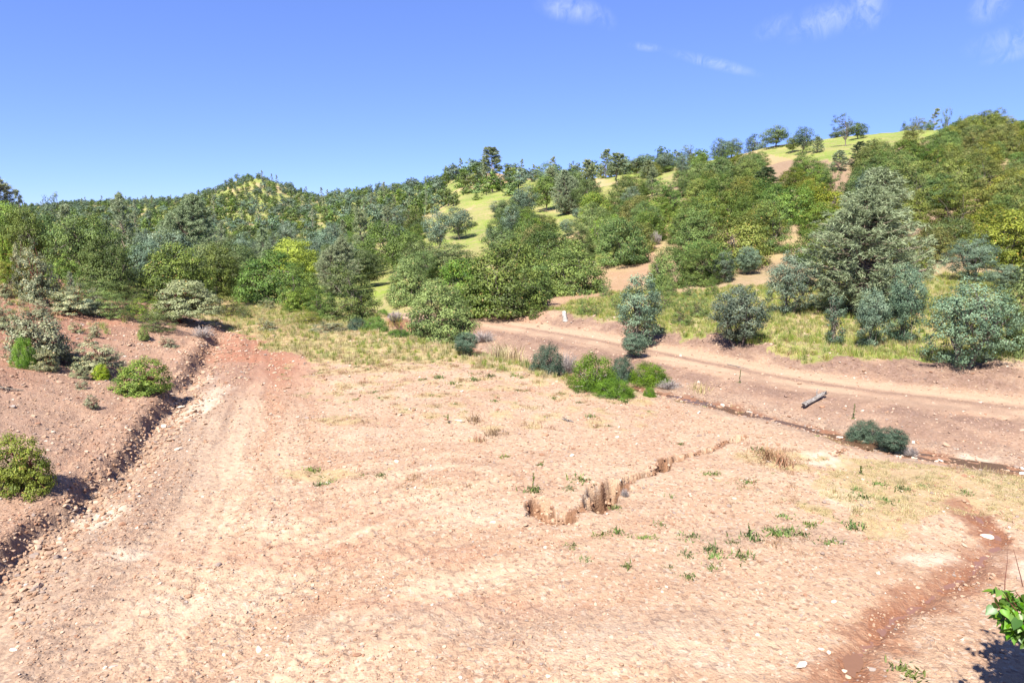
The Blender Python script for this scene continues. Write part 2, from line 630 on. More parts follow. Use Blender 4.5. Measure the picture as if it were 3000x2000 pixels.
def blob(X, Y, u, v, rx, ry, z=0.0, sd0=0, rot=0.0):
    c = onplane([(u, v)], z)[0]
    x, y = X - c[0], Y - c[1]
    cr, sr = math.cos(rot), math.sin(rot)
    x, y = (x * cr + y * sr) / rx, (-x * sr + y * cr) / ry
    q = np.sqrt(x * x + y * y) + .45 * fbm(X * 1.1, Y * 1.1, 150 + sd0, 4)
    return sstep(1.2, .55, q)


def softpoly(X, Y, P, wob=1.0, fr=.5, sd0=0):
    a = wob * fbm(X * fr, Y * fr, 200 + sd0, 4)
    b = wob * fbm(X * fr, Y * fr, 230 + sd0, 4)
    return inpoly(X + a, Y + b, P).astype(float)


PAD_GRASS = onplane([(560, 930), (800, 915), (1100, 955), (1350, 1030), (1620, 1125), (1500, 1095), (1250, 1068), (1000, 1062), (850, 1045), (760, 1000), (600, 960)])
PAD_FRINGE = onplane([(850, 1030), (1250, 1040), (1650, 1110), (1950, 1180), (1900, 1260), (1500, 1250), (1100, 1200), (820, 1120)])
DRYLAWN = onplane([(2440, 1340), (2700, 1350), (3100, 1390), (3200, 1520), (2880, 1512), (2700, 1520), (2500, 1560), (2430, 1500), (2400, 1400)])
SLOPE_GRASS = [(1600, 905), (1700, 880), (1830, 852), (2000, 855), (2250, 830), (2600, 812), (3100, 800), (3100, 1068), (2900, 1062), (2720, 1052), (2480, 1062), (2330, 1058), (2230, 1010), (2080, 985), (1900, 965), (1700, 935)]
VALLEY_GRASS = onplane([(560, 930), (700, 880), (900, 900), (1080, 930), (1100, 955), (900, 950), (700, 945)])


def ground_masks(X, Y, Z):
    r = np.hypot(X, Y)
    n = X.size
    z = np.zeros(n)
    m = {k: z.copy() for k in ('green', 'dry', 'wet', 'pale', 'red', 'gravel', 'road', 'litter', 'clay', 'smooth', 'coarse', 'spare')}
    de, se, ae = pdist(X, Y, EDGE)
    sde = de * se
    # reddish soil along the upper track and on the left bank
    m['red'] = np.maximum(sstep(3.6, 1.2, np.abs(sde + 2.2)) * sstep(20, 30, Y) * sstep(70, 55, Y), .95 * sstep(.8, 5, sde) * sstep(120, 60, Y) * sstep(10, 22, Y))
    m['red'] = np.maximum(m['red'], .45 * sstep(0, .3, sde) * sstep(120, 60, Y))
    m['clay'] = .35 * np.exp(-((sde - .12) / .28) ** 2) * sstep(48, 30, Y)
    for P, w, in zip(GULLY, GULLY_W):
        gq, _, _ = pdist(X, Y, P)
        m['clay'] = np.maximum(m['clay'], sstep(w * 1.15, w * .85, gq + .1 * pn(X * 4, Y * 4, 140)))
    m['gravel'] = np.maximum(.75 * sstep(2.5, .6, np.abs(sde + .9)) * (Y < 30), .7 * sstep(.3, 1.5, sde) * sstep(26, 14, Y))
    for (u, v, rx, ry, k, s, q) in [
            (590, 1190, .4, 1.6, 'pale', .9, 1), (625, 1150, .5, .8, 'pale', .6, 2), (600, 1120, .3, 1.4, 'pale', .5, 22), (300, 1515, .35, .6, 'pale', 1, 3), (390, 1625, .5, .3, 'pale', .7, 4),
            (780, 1525, .6, .35, 'pale', .25, 5), (1090, 1265, .8, .5, 'pale', .25, 6), (1400, 1500, 1.2, .5, 'pale', .25, 7), (2480, 1460, .4, .7, 'pale', .9, 8),
            (2415, 1350, .5, .5, 'pale', .8, 9), (2790, 1310, 1.1, .45, 'pale', 1, 10), (2860, 1330, .9, .3, 'pale', .8, 11), (2720, 1630, .5, .3, 'pale', .7, 12), (1250, 1165, .3, .2, 'pale', .3, 13),
            (2950, 1640, .6, .5, 'pale', .6, 14), (1850, 1900, 1.4, .5, 'pale', .25, 15), (560, 1770, 1.0, .3, 'pale', .2, 16),
            (850, 1620, 3.0, .5, 'red', .35, 17), (1000, 1500, 2.5, .5, 'red', .22, 18), (1500, 1830, 3, .5, 'gravel', .5, 19), (1350, 1780, 2, .3, 'red', .35, 20), (2300, 1560, 1.6, .5, 'gravel', .5, 21)]:
        m[k] = np.maximum(m[k], s * blob(X, Y, u, v, rx * 1.2, ry * 1.2, 0, q))
    # creek bed and banks
    bc, dc, sc, ac = band(X, Y, CREEK, .75, .5, 3, .3)
    m['gravel'] = np.maximum(m['gravel'], .9 * sstep(2.2, .9, dc))
    m['wet'] = np.maximum(m['wet'], .9 * sstep(.75, .3, dc))
    # far side of the creek: purplish gravelly earth
    dr, sr, ar = pdist(X, Y, ROAD)
    sdc = dc * sc
    sdr = dr * sr
    between = sstep(.5, 2.0, sdc) * sstep(75, 55, r) * (X > -16)
    m['red'] = np.maximum(m['red'], .30 * between * sstep(3, 0, sdr))
    m['gravel'] = np.maximum(m['gravel'], .5 * between * sstep(-1.3, -2.2, sdr))
    m['litter'] = np.maximum(m['litter'], .62 * between * sstep(0.5, -.5, sdr) * sstep(-.35, .4, fbm(X * .4, Y * .4, 111, 3) + .2))
    m['litter'] = np.maximum(m['litter'], .7 * sstep(.36, .12, np.abs(sdr)) * (r < 60))
    m['litter'] = np.maximum(m['litter'], .95 * sstep(1.5, 2.3, sdr) * sstep(6.0, 4.0, sdr) * (r < 60) * sstep(-.6, .1, fbm(X * .35, Y * .35, 112, 3) + .1))
    # road
    w = sstep(1.85, 1.45, np.abs(sdr + .1 * pn(X, Y, 60)))
    m['road'] = w * (.55 + .6 * np.maximum(np.exp(-((sdr - .8) / .36) ** 2), np.exp(-((sdr + .8) / .36) ** 2)))
    m['litter'] = np.maximum(m['litter'], .9 * sstep(1.7, 2.0, np.abs(sdr)) * sstep(3.2, 2.4, np.abs(sdr)) * (r < 60) * sstep(-.5, .1, fbm(X * .6, Y * .6, 113, 3)))
    for k in ('litter', 'red'):
        m[k] = m[k] * (1 - .25 * w * (1 - sstep(.4, .2, np.abs(sdr))))
    # grass areas
    g = softpoly(X, Y, PAD_GRASS, .8, .5, 1)
    m['dry'] = np.maximum(m['dry'], .85 * g)
    m['green'] = np.maximum(m['green'], .45 * g * sstep(-.2, .4, fbm(X * .5, Y * .5, 120, 3)))
    fr = softpoly(X, Y, PAD_FRINGE, 1.2, .5, 2)
    m['dry'] = np.maximum(m['dry'], fr * .55 * sstep(0, .45, fbm(X * 1.1, Y * 1.1, 121, 3)))
    m['dry'] = np.maximum(m['dry'], .55 * softpoly(X, Y, DRYLAWN, .7, .8, 3))
    m['dry'] = np.maximum(m['dry'], .7 * sstep(1.4, .8, np.abs(sdc + 1.6)) * (X < 5) * (ac > 3) * sstep(-.5, .1, fbm(X * .6, Y * .6, 127, 3)))
    vg = softpoly(X, Y, VALLEY_GRASS, 1.5, .3, 4)
    m['dry'] = np.maximum(m['dry'], .8 * vg)
    m['green'] = np.maximum(m['green'], .6 * vg)
    P = Wpoly(SLOPE_GRASS)
    sg = softpoly(X, Y, P, .9, .5, 5)
    m['green'] = np.maximum(m['green'], sg * (.55 + .45 * sstep(-.3, .3, fbm(X * .25, Y * .25, 123, 3))))
    m['dry'] = np.maximum(m['dry'], sg * .8 * sstep(-.1, .45, fbm(X * .3, Y * .3, 124, 4)))
    # beyond 45 m: meadow greens and tans, path up the slope stays bare
    farm = sstep(44, 56, Y) * (X > -30 + 0 * X)
    farm = np.maximum(farm, sstep(55, 70, Y))
    fg = fbm(X / 22, Y / 22, 125, 4)
    m['green'] = np.maximum(m['green'], farm * sstep(-.35, .15, fg + .2))
    m['dry'] = np.maximum(m['dry'], farm * (.2 + .6 * sstep(.1, -.3, fg)))
    # litter under the brush of the right-hand hillside
    az = X / np.maximum(Y, 1)
    u = 1500 + az * 1971
    brush = farm * sstep(1850, 1980, u + 60 * fbm(X / 20, Y / 20, 126, 3)) * sstep(175, 130, Y)
    uu, vv = project(X, Y, Z)
    clear = inpoly(uu, vv, [(2240, 400), (2420, 380), (2600, 360), (2750, 370), (2760, 400), (2690, 420), (2600, 440), (2480, 470), (2330, 470), (2200, 440)])
    m['green'] = m['green'] * (1 - brush * (1 - clear))
    m['litter'] = np.maximum(m['litter'], .8 * brush * (1 - clear))
    m['green'] = np.where(clear & (Y > 60), np.maximum(m['green'], .9), m['green'])
    clr2 = inpoly(uu, vv, [(1285, 770), (1290, 700), (1340, 640), (1400, 600), (1450, 570), (1500, 560), (1560, 600), (1640, 640), (1660, 700), (1500, 720), (1400, 740)])
    m['green'] = np.where(clr2 & (Y > 60), np.maximum(m['green'], .85), m['green'])
    m['dry'] = np.where(clr2 & (Y > 60), m['dry'] * .5, m['dry'])
    sp, ds_, _, _ = band(X, Y, SPUR, 1.6, .9, 6, .5)
    pathup = inpoly(uu + 18 * fbm(X * .3, Y * .3, 128, 3), vv, [(1680, 905), (1760, 850), (1790, 800), (1850, 765), (1905, 720), (1935, 715), (1900, 790), (1890, 830), (1800, 870), (1730, 900)])
    bare = np.maximum(sp * .9, pathup * 1.0)
    for k in ('green', 'dry', 'litter'):
        m[k] = m[k] * (1 - bare * .85)
    m['red'] = np.maximum(m['red'], bare * .45)
    knob = inpoly(uu, vv, [(1410, 500), (1490, 495), (1500, 535), (1420, 540)]) & (Y > 200)
    m['red'] = np.where(knob, .7, m['red'])
    m['green'] = np.where(knob, .1, m['green'])
    m['green'] = m['green'] * np.where(Y > 60, 1.4, 1.15)
    m['litter'] = np.maximum(m['litter'], .20 * sstep(.6, 2.0, sde) * sstep(70, 50, Y) * sstep(-.4, .2, fbm(X * .5, Y * .5, 134, 3)))
    # the damp strip with the rill
    d, s, a = pdist(X, Y, RILL)
    d2 = d + .22 * fbm(X * 1.6, Y * 1.6, 130, 4)
    L = 14.0
    wid = np.interp(a, [0, 1.5, 3.0, 4.5, 6, 8, 9.5, 11, 13, 16], [.42, .36, .26, .36, .28, .22, .55, .50, .12, .05])
    side = s < 0
    wetw = np.where(a > 7.2, np.where(s > 0, wid * 1.7, wid * .5), wid)
    wet = sstep(wetw + .22, wetw * .75, d2) * (r < 24)
    m['wet'] = np.maximum(m['wet'], wet * .8)
    m['wet'] = np.maximum(m['wet'], 1.35 * sstep(.22, .06, d2) * (r < 24))
    m['dry'] = m['dry'] * (1 - .8 * wet)
    for (uu_, vv_, rx, ry, q) in [(2250, 1340, .9, .6, 31), (1400, 1285, .3, .2, 32), (2300, 1370, .6, .4, 33), (950, 1385, 1.2, .4, 34), (1430, 1250, .4, .3, 35), (1100, 1080, 2.4, .9, 36), (1000, 1230, 1, .5, 37)]:
        m['dry'] = np.maximum(m['dry'], .6 * blob(X, Y, uu_, vv_, rx, ry, 0, q))
    st = streaks(X, Y) * sstep(60, 40, r) * sstep(.2, -.5, sde) * sstep(-.5, -2, sdc) * (1 - wet)
    m['smooth'] = np.maximum(0, st)
    m['coarse'] = np.maximum(0, -st)
    return m


def build_ground():
    ri = np.concatenate([np.linspace(0.6, 5.6, 16), 1.0 / np.linspace(1 / 6.0, 1 / 50.0, 640), np.exp(np.linspace(math.log(50.6), math.log(4550), 250))])
    td = np.linspace(math.tan(R(-41)), math.tan(R(41)), 840)
    dense = np.arctan(td)
    rest = np.linspace(R(41), R(319), 70)[1:-1]
    az = np.concatenate([dense, rest])
    nr, na = len(ri), len(az)
    RR, AA = np.meshgrid(ri, az, indexing='ij')
    X = (RR * np.sin(AA)).ravel()
    Y = (RR * np.cos(AA)).ravel()
    Z = H(X, Y)
    co = np.stack([X, Y, Z], 1)
    co = np.vstack([co, [[0, 0, float(H(np.array([0.]), np.array([.01]))[0])]]])
    i = np.arange(nr - 1)[:, None] * na
    j = np.arange(na)[None]
    j2 = (j + 1) % na
    q = np.stack([(i + j), (i + na + j), (i + na + j2), (i + j2)], -1).reshape(-1, 4)[:, ::-1]
    c = len(co) - 1
    jj = np.arange(na)
    t = np.stack([np.full(na, c), jj, (jj + 1) % na], 1)[:, ::-1]
    me = bpy.data.meshes.new('ground')
    me.vertices.add(len(co))
    me.vertices.foreach_set('co', co.astype(np.float32).ravel())
    nl = q.size + t.size
    me.loops.add(nl)
    me.loops.foreach_set('vertex_index', np.concatenate([q.ravel(), t.ravel()]).astype(np.int32))
    me.polygons.add(len(q) + len(t))
    ls = np.concatenate([np.arange(len(q)) * 4, q.size + np.arange(len(t)) * 3]).astype(np.int32)
    me.polygons.foreach_set('loop_start', ls)
    me.polygons.foreach_set('use_smooth', np.ones(len(ls), bool))
    me.update(calc_edges=True)
    me.validate()
    m = ground_masks(np.append(X, 0), np.append(Y, 0.01), co[:, 2])
    for name, ks in (('mask_a', ('green', 'dry', 'wet')), ('mask_b', ('pale', 'red', 'gravel')), ('mask_c', ('road', 'litter', 'clay')), ('mask_d', ('smooth', 'coarse', 'spare'))):
        at = me.attributes.new(name, 'FLOAT_COLOR', 'POINT')
        d = np.ones((len(co), 4), np.float32)
        for k, nm in enumerate(ks):
            d[:, k] = m[nm]
        at.data.foreach_set('color', d.ravel())
    o = bpy.data.objects.new('ground', me)
    link(o)
    tag(o, kind='structure')
    if Z.size:
        pass
    return o


def ground_material():
    s = NT('soil_and_grass')
    p = s.pos()
    sa = s.N.new('ShaderNodeSeparateColor')
    s.L.new(s.attr('mask_a').outputs['Color'], sa.inputs[0])
    sb = s.N.new('ShaderNodeSeparateColor')
    s.L.new(s.attr('mask_b').outputs['Color'], sb.inputs[0])
    sc = s.N.new('ShaderNodeSeparateColor')
    s.L.new(s.attr('mask_c').outputs['Color'], sc.inputs[0])
    sdd = s.N.new('ShaderNodeSeparateColor')
    s.L.new(s.attr('mask_d').outputs['Color'], sdd.inputs[0])
    green, dry, wet = sa.outputs
    pale, red, gravel = sb.outputs
    road, litter, clay = sc.outputs
    n_big = s.noise(p, .35, 5, .6)
    n_mid = s.noise(p, 2.2, 6, .65)
    n_fin = s.noise(p, 11, 6, .7)
    n_x = s.noise(p, 34, 4, .75)
    st = s.voro(p, 17, 'F1', 'Color')
    stc = s.N.new('ShaderNodeSeparateColor')
    s.L.new(st, stc.inputs[0])
    # bare soil: cream to pinkish tan
    soil = s.mix(s.rng(n_mid, .3, .7), (0.326, 0.221, 0.146), (0.248, 0.152, 0.096))
    soil = s.mix(s.math('MULTIPLY', s.rng(n_big, .38, .62), .55), soil, (0.372, 0.269, 0.182))
    soil = s.mix(s.math('MULTIPLY', s.rng(n_fin, .52, .68), .60), soil, (0.185, 0.102, 0.062))
    soil = s.mix(s.math('MULTIPLY', sdd.outputs[0], .6), soil, (0.405, 0.291, 0.197))
    soil = s.mix(s.math('MULTIPLY', sdd.outputs[1], s.rng(n_fin, .3, .6, .35, .85)), soil, (0.254, 0.144, 0.087))
    # specks of stone colours
    soil = s.mix(s.math('MULTIPLY', s.rng(stc.outputs[0], .80, .92), .5), soil, (0.372, 0.305, 0.242))
    soil = s.mix(s.math('MULTIPLY', s.rng(stc.outputs[1], .84, .93), .65), soil, (0.145, 0.088, 0.062))
    redc = s.mix(s.rng(n_fin, .3, .7), (0.251, 0.108, 0.065), (0.180, 0.070, 0.039))
    soil = s.mix(s.math('MULTIPLY', s.math('MULTIPLY', red, .82), s.rng(n_mid, .15, .55, .55, 1)), soil, redc)
    grc = s.mix(s.rng(stc.outputs[2], .2, .8), (0.251, 0.180, 0.132), (0.132, 0.090, 0.070))
    soil = s.mix(s.math('MULTIPLY', gravel, s.rng(n_fin, .3, .6, .3, .9)), soil, grc)
    soil = s.mix(s.math('MULTIPLY', pale, s.rng(n_mid, .3, .6, .2, 1)), soil, (0.432, 0.351, 0.269))
    soil = s.mix(s.math('MULTIPLY', clay, .9), soil, s.mix(n_fin, (0.204, 0.105, 0.056), (0.108, 0.050, 0.028)))
    soil = s.mix(s.math('MULTIPLY', road, .85), soil, s.mix(n_mid, (0.359, 0.252, 0.174), (0.311, 0.211, 0.140)))
    lit = s.mix(s.rng(n_fin, .3, .7), (0.180, 0.108, 0.078), (0.081, 0.050, 0.036))
    lit = s.mix(s.rng(stc.outputs[1], .5, .9, 0, .6), lit, (0.198, 0.133, 0.107))
    soil = s.mix(s.math('MULTIPLY', litter, s.rng(n_mid, .2, .55, .4, 1)), soil, lit)
    # grasses seen as a mat: streaky
    mp = s.N.new('ShaderNodeMapping')
    mp.inputs['Scale'].default_value = (1, .45, 1)
    s.L.new(p, mp.inputs[0])
    gn = s.noise(mp.outputs[0], 9, 6, .7)
    gn2 = s.noise(p, .12, 4, .6)
    dryc = s.mix(s.rng(gn, .3, .7), (0.352, 0.288, 0.136), (0.224, 0.160, 0.076))
    dryc = s.mix(s.math('MULTIPLY', s.rng(n_mid, .5, .75), .5), dryc, (0.264, 0.160, 0.088))
    grc2 = s.mix(s.rng(gn, .3, .72), (.155, .205, .034), (.085, .125, .020))
    grc2 = s.mix(s.rng(gn2, .4, .65), grc2, (.175, .225, .032))
    far_dry = s.rng(s.noise(p, .07, 6, .65), .48, .60)
    grc2 = s.mix(s.math('MULTIPLY', far_dry, .5), grc2, (0.240, 0.200, 0.084))
    brk = s.rng(s.math('ADD', s.math('MULTIPLY', n_fin, .5), s.math('MULTIPLY', n_mid, .5)), .36, .56)
    c = s.mix(s.math('MULTIPLY', s.math('MULTIPLY', dry, 1.25), s.math('ADD', s.math('MULTIPLY', brk, .75), .25), True), soil, dryc)
    c = s.mix(s.math('MULTIPLY', s.math('MULTIPLY', green, s.rng(n_mid, .32, .62, .25, 1.1)), s.rng(n_big, .3, .6, .45, 1), True), c, grc2)
    # damp soil is darker and redder
    wetc = s.mix(1.0, c, (.50, .36, .27), 'MULTIPLY')
    wetc = s.mix(.72, wetc, (.20, .090, .048))
    wf = s.math('MULTIPLY', wet, s.rng(n_fin, .25, .5, .55, 1), True)
    c = s.mix(wf, c, wetc)
    bh = s.math('ADD', s.math('MULTIPLY', n_fin, .5), s.math('MULTIPLY', n_x, .22))
    vb = s.voro(p, 24, 'F1', 'Distance')
    bh = s.math('SUBTRACT', bh, s.math('MULTIPLY', vb, .35))
    bh = s.math('MULTIPLY', bh, s.math('SUBTRACT', 1.1, s.math('MULTIPLY', sdd.outputs[0], .7)))
    nrm = s.bump(bh, .8, .05)
    b = s.pbr(c, s.rng(wf, 0, 1, .92, .42), nrm, .25)
    return s.done(b)


ground = build_ground()
ground.data.materials.append(ground_material())

# ------------------------------------------------------------------ mesh builder for plants
class MB:
    def __init__(self):
        self.v, self.f, self.mi, self.ti, self.n = [], [], [], [], 0

    def add(self, verts, faces, mat=0, tint=None):
        faces = np.asarray(faces)
        self.v.append(np.asarray(verts, np.float32))
        self.f.append(faces + self.n)
        self.mi.append(np.full(len(faces), mat, np.int32))
        self.ti.append(np.full(len(faces), .5, np.float32) if tint is None else np.asarray(tint, np.float32))
        self.n += len(verts)

    def mesh(self, name, mats, smooth=False):
        me = bpy.data.meshes.new(name)
        V = np.concatenate(self.v)
        me.vertices.add(len(V))
        me.vertices.foreach_set('co', V.ravel())
        idx = np.concatenate([f.ravel() for f in self.f]).astype(np.int32)
        lens = np.concatenate([np.full(len(f), f.shape[1]) for f in self.f])
        me.loops.add(len(idx))
        me.loops.foreach_set('vertex_index', idx)
        me.polygons.add(len(lens))
        me.polygons.foreach_set('loop_start', np.concatenate([[0], np.cumsum(lens)[:-1]]).astype(np.int32))
        me.polygons.foreach_set('material_index', np.concatenate(self.mi))
        if smooth:
            me.polygons.foreach_set('use_smooth', np.ones(len(lens), bool))
        me.update(calc_edges=True)
        at = me.attributes.new('tint', 'FLOAT', 'FACE')
        at.data.foreach_set('value', np.concatenate(self.ti))
        for m in mats:
            me.materials.append(m)
        return me


def unit(a):
    return a / np.maximum(np.linalg.norm(a, axis=-1, keepdims=True), 1e-9)


def leaf_quads(rng, c, nrm, size, aspect=.55):
    n = len(c)
    t = unit(np.cross(nrm, rng.normal(size=(n, 3))))
    b = np.cross(nrm, t)
    L = (size * rng.uniform(.65, 1.25, n))[:, None]
    Wd = L * aspect
    v = np.stack([c - t * L, c - b * Wd, c + t * L, c + b * Wd], 1).reshape(-1, 3)
    f = np.arange(n * 4).reshape(n, 4)
    return v, f


def tube(mb, pts, rad, sides=5, mat=0, tint=.5):
    pts = np.asarray(pts, float)
    rad = np.asarray(rad, float)
    n = len(pts)
    d = np.gradient(pts, axis=0)
    d = unit(d)
    ref = np.array([1.0, 0.13, 0.07])
    a = unit(np.cross(d, ref))
    b = np.cross(d, a)
    th = np.linspace(0, 2 * np.pi, sides, endpoint=False)
    ring = pts[:, None] + rad[:, None, None] * (np.cos(th)[None, :, None] * a[:, None] + np.sin(th)[None, :, None] * b[:, None])
    v = ring.reshape(-1, 3)
    i = np.arange(n - 1)[:, None] * sides
    j = np.arange(sides)[None]
    j2 = (j + 1) % sides
    f = np.stack([i + j, i + j2, i + sides + j2, i + sides + j], -1).reshape(-1, 4)
    mb.add(v, f, mat, np.full(len(f), tint))
    cap = np.array([np.arange(sides) + (n - 1) * sides])
    mb.add(v, cap, mat, np.full(1, tint))


def curve_pts(rng, a, b, n=6, wig=.08, sag=0.0):
    a, b = np.array(a, float), np.array(b, float)
    t = np.linspace(0, 1, n)[:, None]
    L = np.linalg.norm(b - a)
    off = np.cumsum(rng.normal(size=(n, 3)) * wig * L / n, axis=0)
    off -= off[-1] * t
    p = a + (b - a) * t + off
    p[:, 2] += -sag * L * 4 * t[:, 0] * (1 - t[:, 0])
    return p


def crown_clusters(rng, n, w, z0, z1, dome=False, fill=.3, lobes=5, lob_amp=.22, top_heavy=0.0):
    """cluster centres through an uneven crown volume"""
    ld = unit(rng.normal(size=(lobes, 3)))
    la = rng.uniform(.3, 1, lobes) * lob_amp
    d = unit(rng.normal(size=(n * 3, 3)))
    if dome:
        d[:, 2] = np.abs(d[:, 2]) * 1.0 - .12
        d = unit(d)
    k = 1 + ((np.maximum(0, d @ ld.T) ** 4) * la).sum(1) - .12
    rr = np.where(rng.rand(len(d)) < fill, rng.uniform(.25, .8, len(d)), rng.uniform(.80, 1.0, len(d)))
    zc = (z0 + z1) / 2
    hz = (z1 - z0) / 2
    if dome:
        zc, hz = z0, (z1 - z0)
    P = d * (k * rr)[:, None] * np.array([w / 2, w / 2, hz]) + np.array([0, 0, zc])
    if top_heavy:
        P[:, :2] *= (1 - top_heavy * np.clip((P[:, 2:3] - z0) / (z1 - z0), 0, 1))
    P[:, 2] = np.maximum(P[:, 2], .06 * z1 if dome else z0 * .8)
    # thin out so that clusters stay apart
    keep = []
    mind = .55 * (w * w * (z1 - z0) / n) ** (1 / 3)
    for p in P:
        if len(keep) >= n:
            break
        if keep and np.min(np.sum((np.array(keep) - p) ** 2, 1)) < mind * mind:
            continue
        keep.append(p)
    return np.array(keep)


def fill_clusters(rng, mb, C, zc, rc, per, leaf, aspect=.55, flat=.6, up=.45, mat=0, tips=.0):
    n = len(C)
    sz = rng.uniform(.65, 1.35, n)
    cnt = np.maximum(8, (per * sz ** 2).astype(int))
    idx = np.repeat(np.arange(n), cnt)
    m = len(idx)
    d = unit(rng.normal(size=(m, 3)))
    rr = rng.uniform(0, 1, m) ** .45
    off = d * (rr * rc * sz[idx])[:, None]
    off[:, 2] *= flat
    c = C[idx] + off
    out = unit(C - np.array([0, 0, zc]))[idx]
    nrm = unit(d * .9 + out * .7 + np.array([0, 0, up]) + rng.normal(size=(m, 3)) * .42)
    v, f = leaf_quads(rng, c, nrm, np.full(m, leaf), aspect)
    ct = rng.uniform(-.26, .26, n)
    tint = np.clip(rng.beta(2.2, 2.2, m) * .45 + ct[idx] + .24, 0, .85)
    if tips:
        tp = (rng.rand(m) < tips) & (d[:, 2] > -.1) & (rr > .7)
        tint = np.where(tp, rng.uniform(.9, 1, m), tint)
    mb.add(v, f, mat, tint)
    return c


def limbs(rng, mb, C, base_pts, r0, nl, mat=0, sides=5, rend=.012, wig=.1):
    """trunk along base_pts and nl limbs from it to clusters"""
    bp = np.array(base_pts, float)
    tr = np.linspace(r0, r0 * .45, len(bp))
    tr[0] *= 1.35
    tube(mb, bp, tr, max(6, sides), mat)
    if nl <= 0:
        return
    sel = rng.choice(len(C), min(nl, len(C)), replace=False)
    for k in sel:
        i = rng.randint(max(1, len(bp) // 3), len(bp))
        a = bp[i]
        L = np.linalg.norm(C[k] - a)
        p = curve_pts(rng, a, C[k], 6, wig, -.05)
        ra = min(tr[i] * .75, r0 * .5)
        tube(mb, p, np.linspace(ra, rend, 6), sides, mat)


def tree_broad(seed, h, w, zlo, ncl, rc, per, leaf, trunk_r, nl=16, dome=False, fill=.3, stems=1, flat=.6, aspect=.55, tips=0.0, th=0.0, lean=0.0, lobes=5, lamp=.25, up=.45):
    rng = np.random.RandomState(seed)
    C = crown_clusters(rng, ncl, w - rc, zlo, h - rc * .5, dome, fill, lobes, lamp, th)
    if lean:
        C[:, 0] += lean * C[:, 2]
    mb = MB()
    fill_clusters(rng, mb, C, (zlo + h) / 2 if not dome else zlo, rc, per, leaf, aspect, flat, up, 0, tips)
    tb = MB()
    for s in range(stems):
        a = rng.rand() * 6.28
        o = .0 if stems == 1 else w * .05
        top = np.array([math.cos(a) * w * .12, math.sin(a) * w * .12, zlo + (h - zlo) * .62])
        if stems > 1:
            top = np.array([math.cos(a) * w * .3, math.sin(a) * w * .3, zlo + (h - zlo) * .5])
        top[0] += lean * top[2]
        bp = curve_pts(rng, (math.cos(a) * o, math.sin(a) * o, -.15), top, 8, .22)
        limbs(rng, tb, C, bp, trunk_r, nl // stems, 0, 5 if nl < 30 else 4)
    return mb, tb


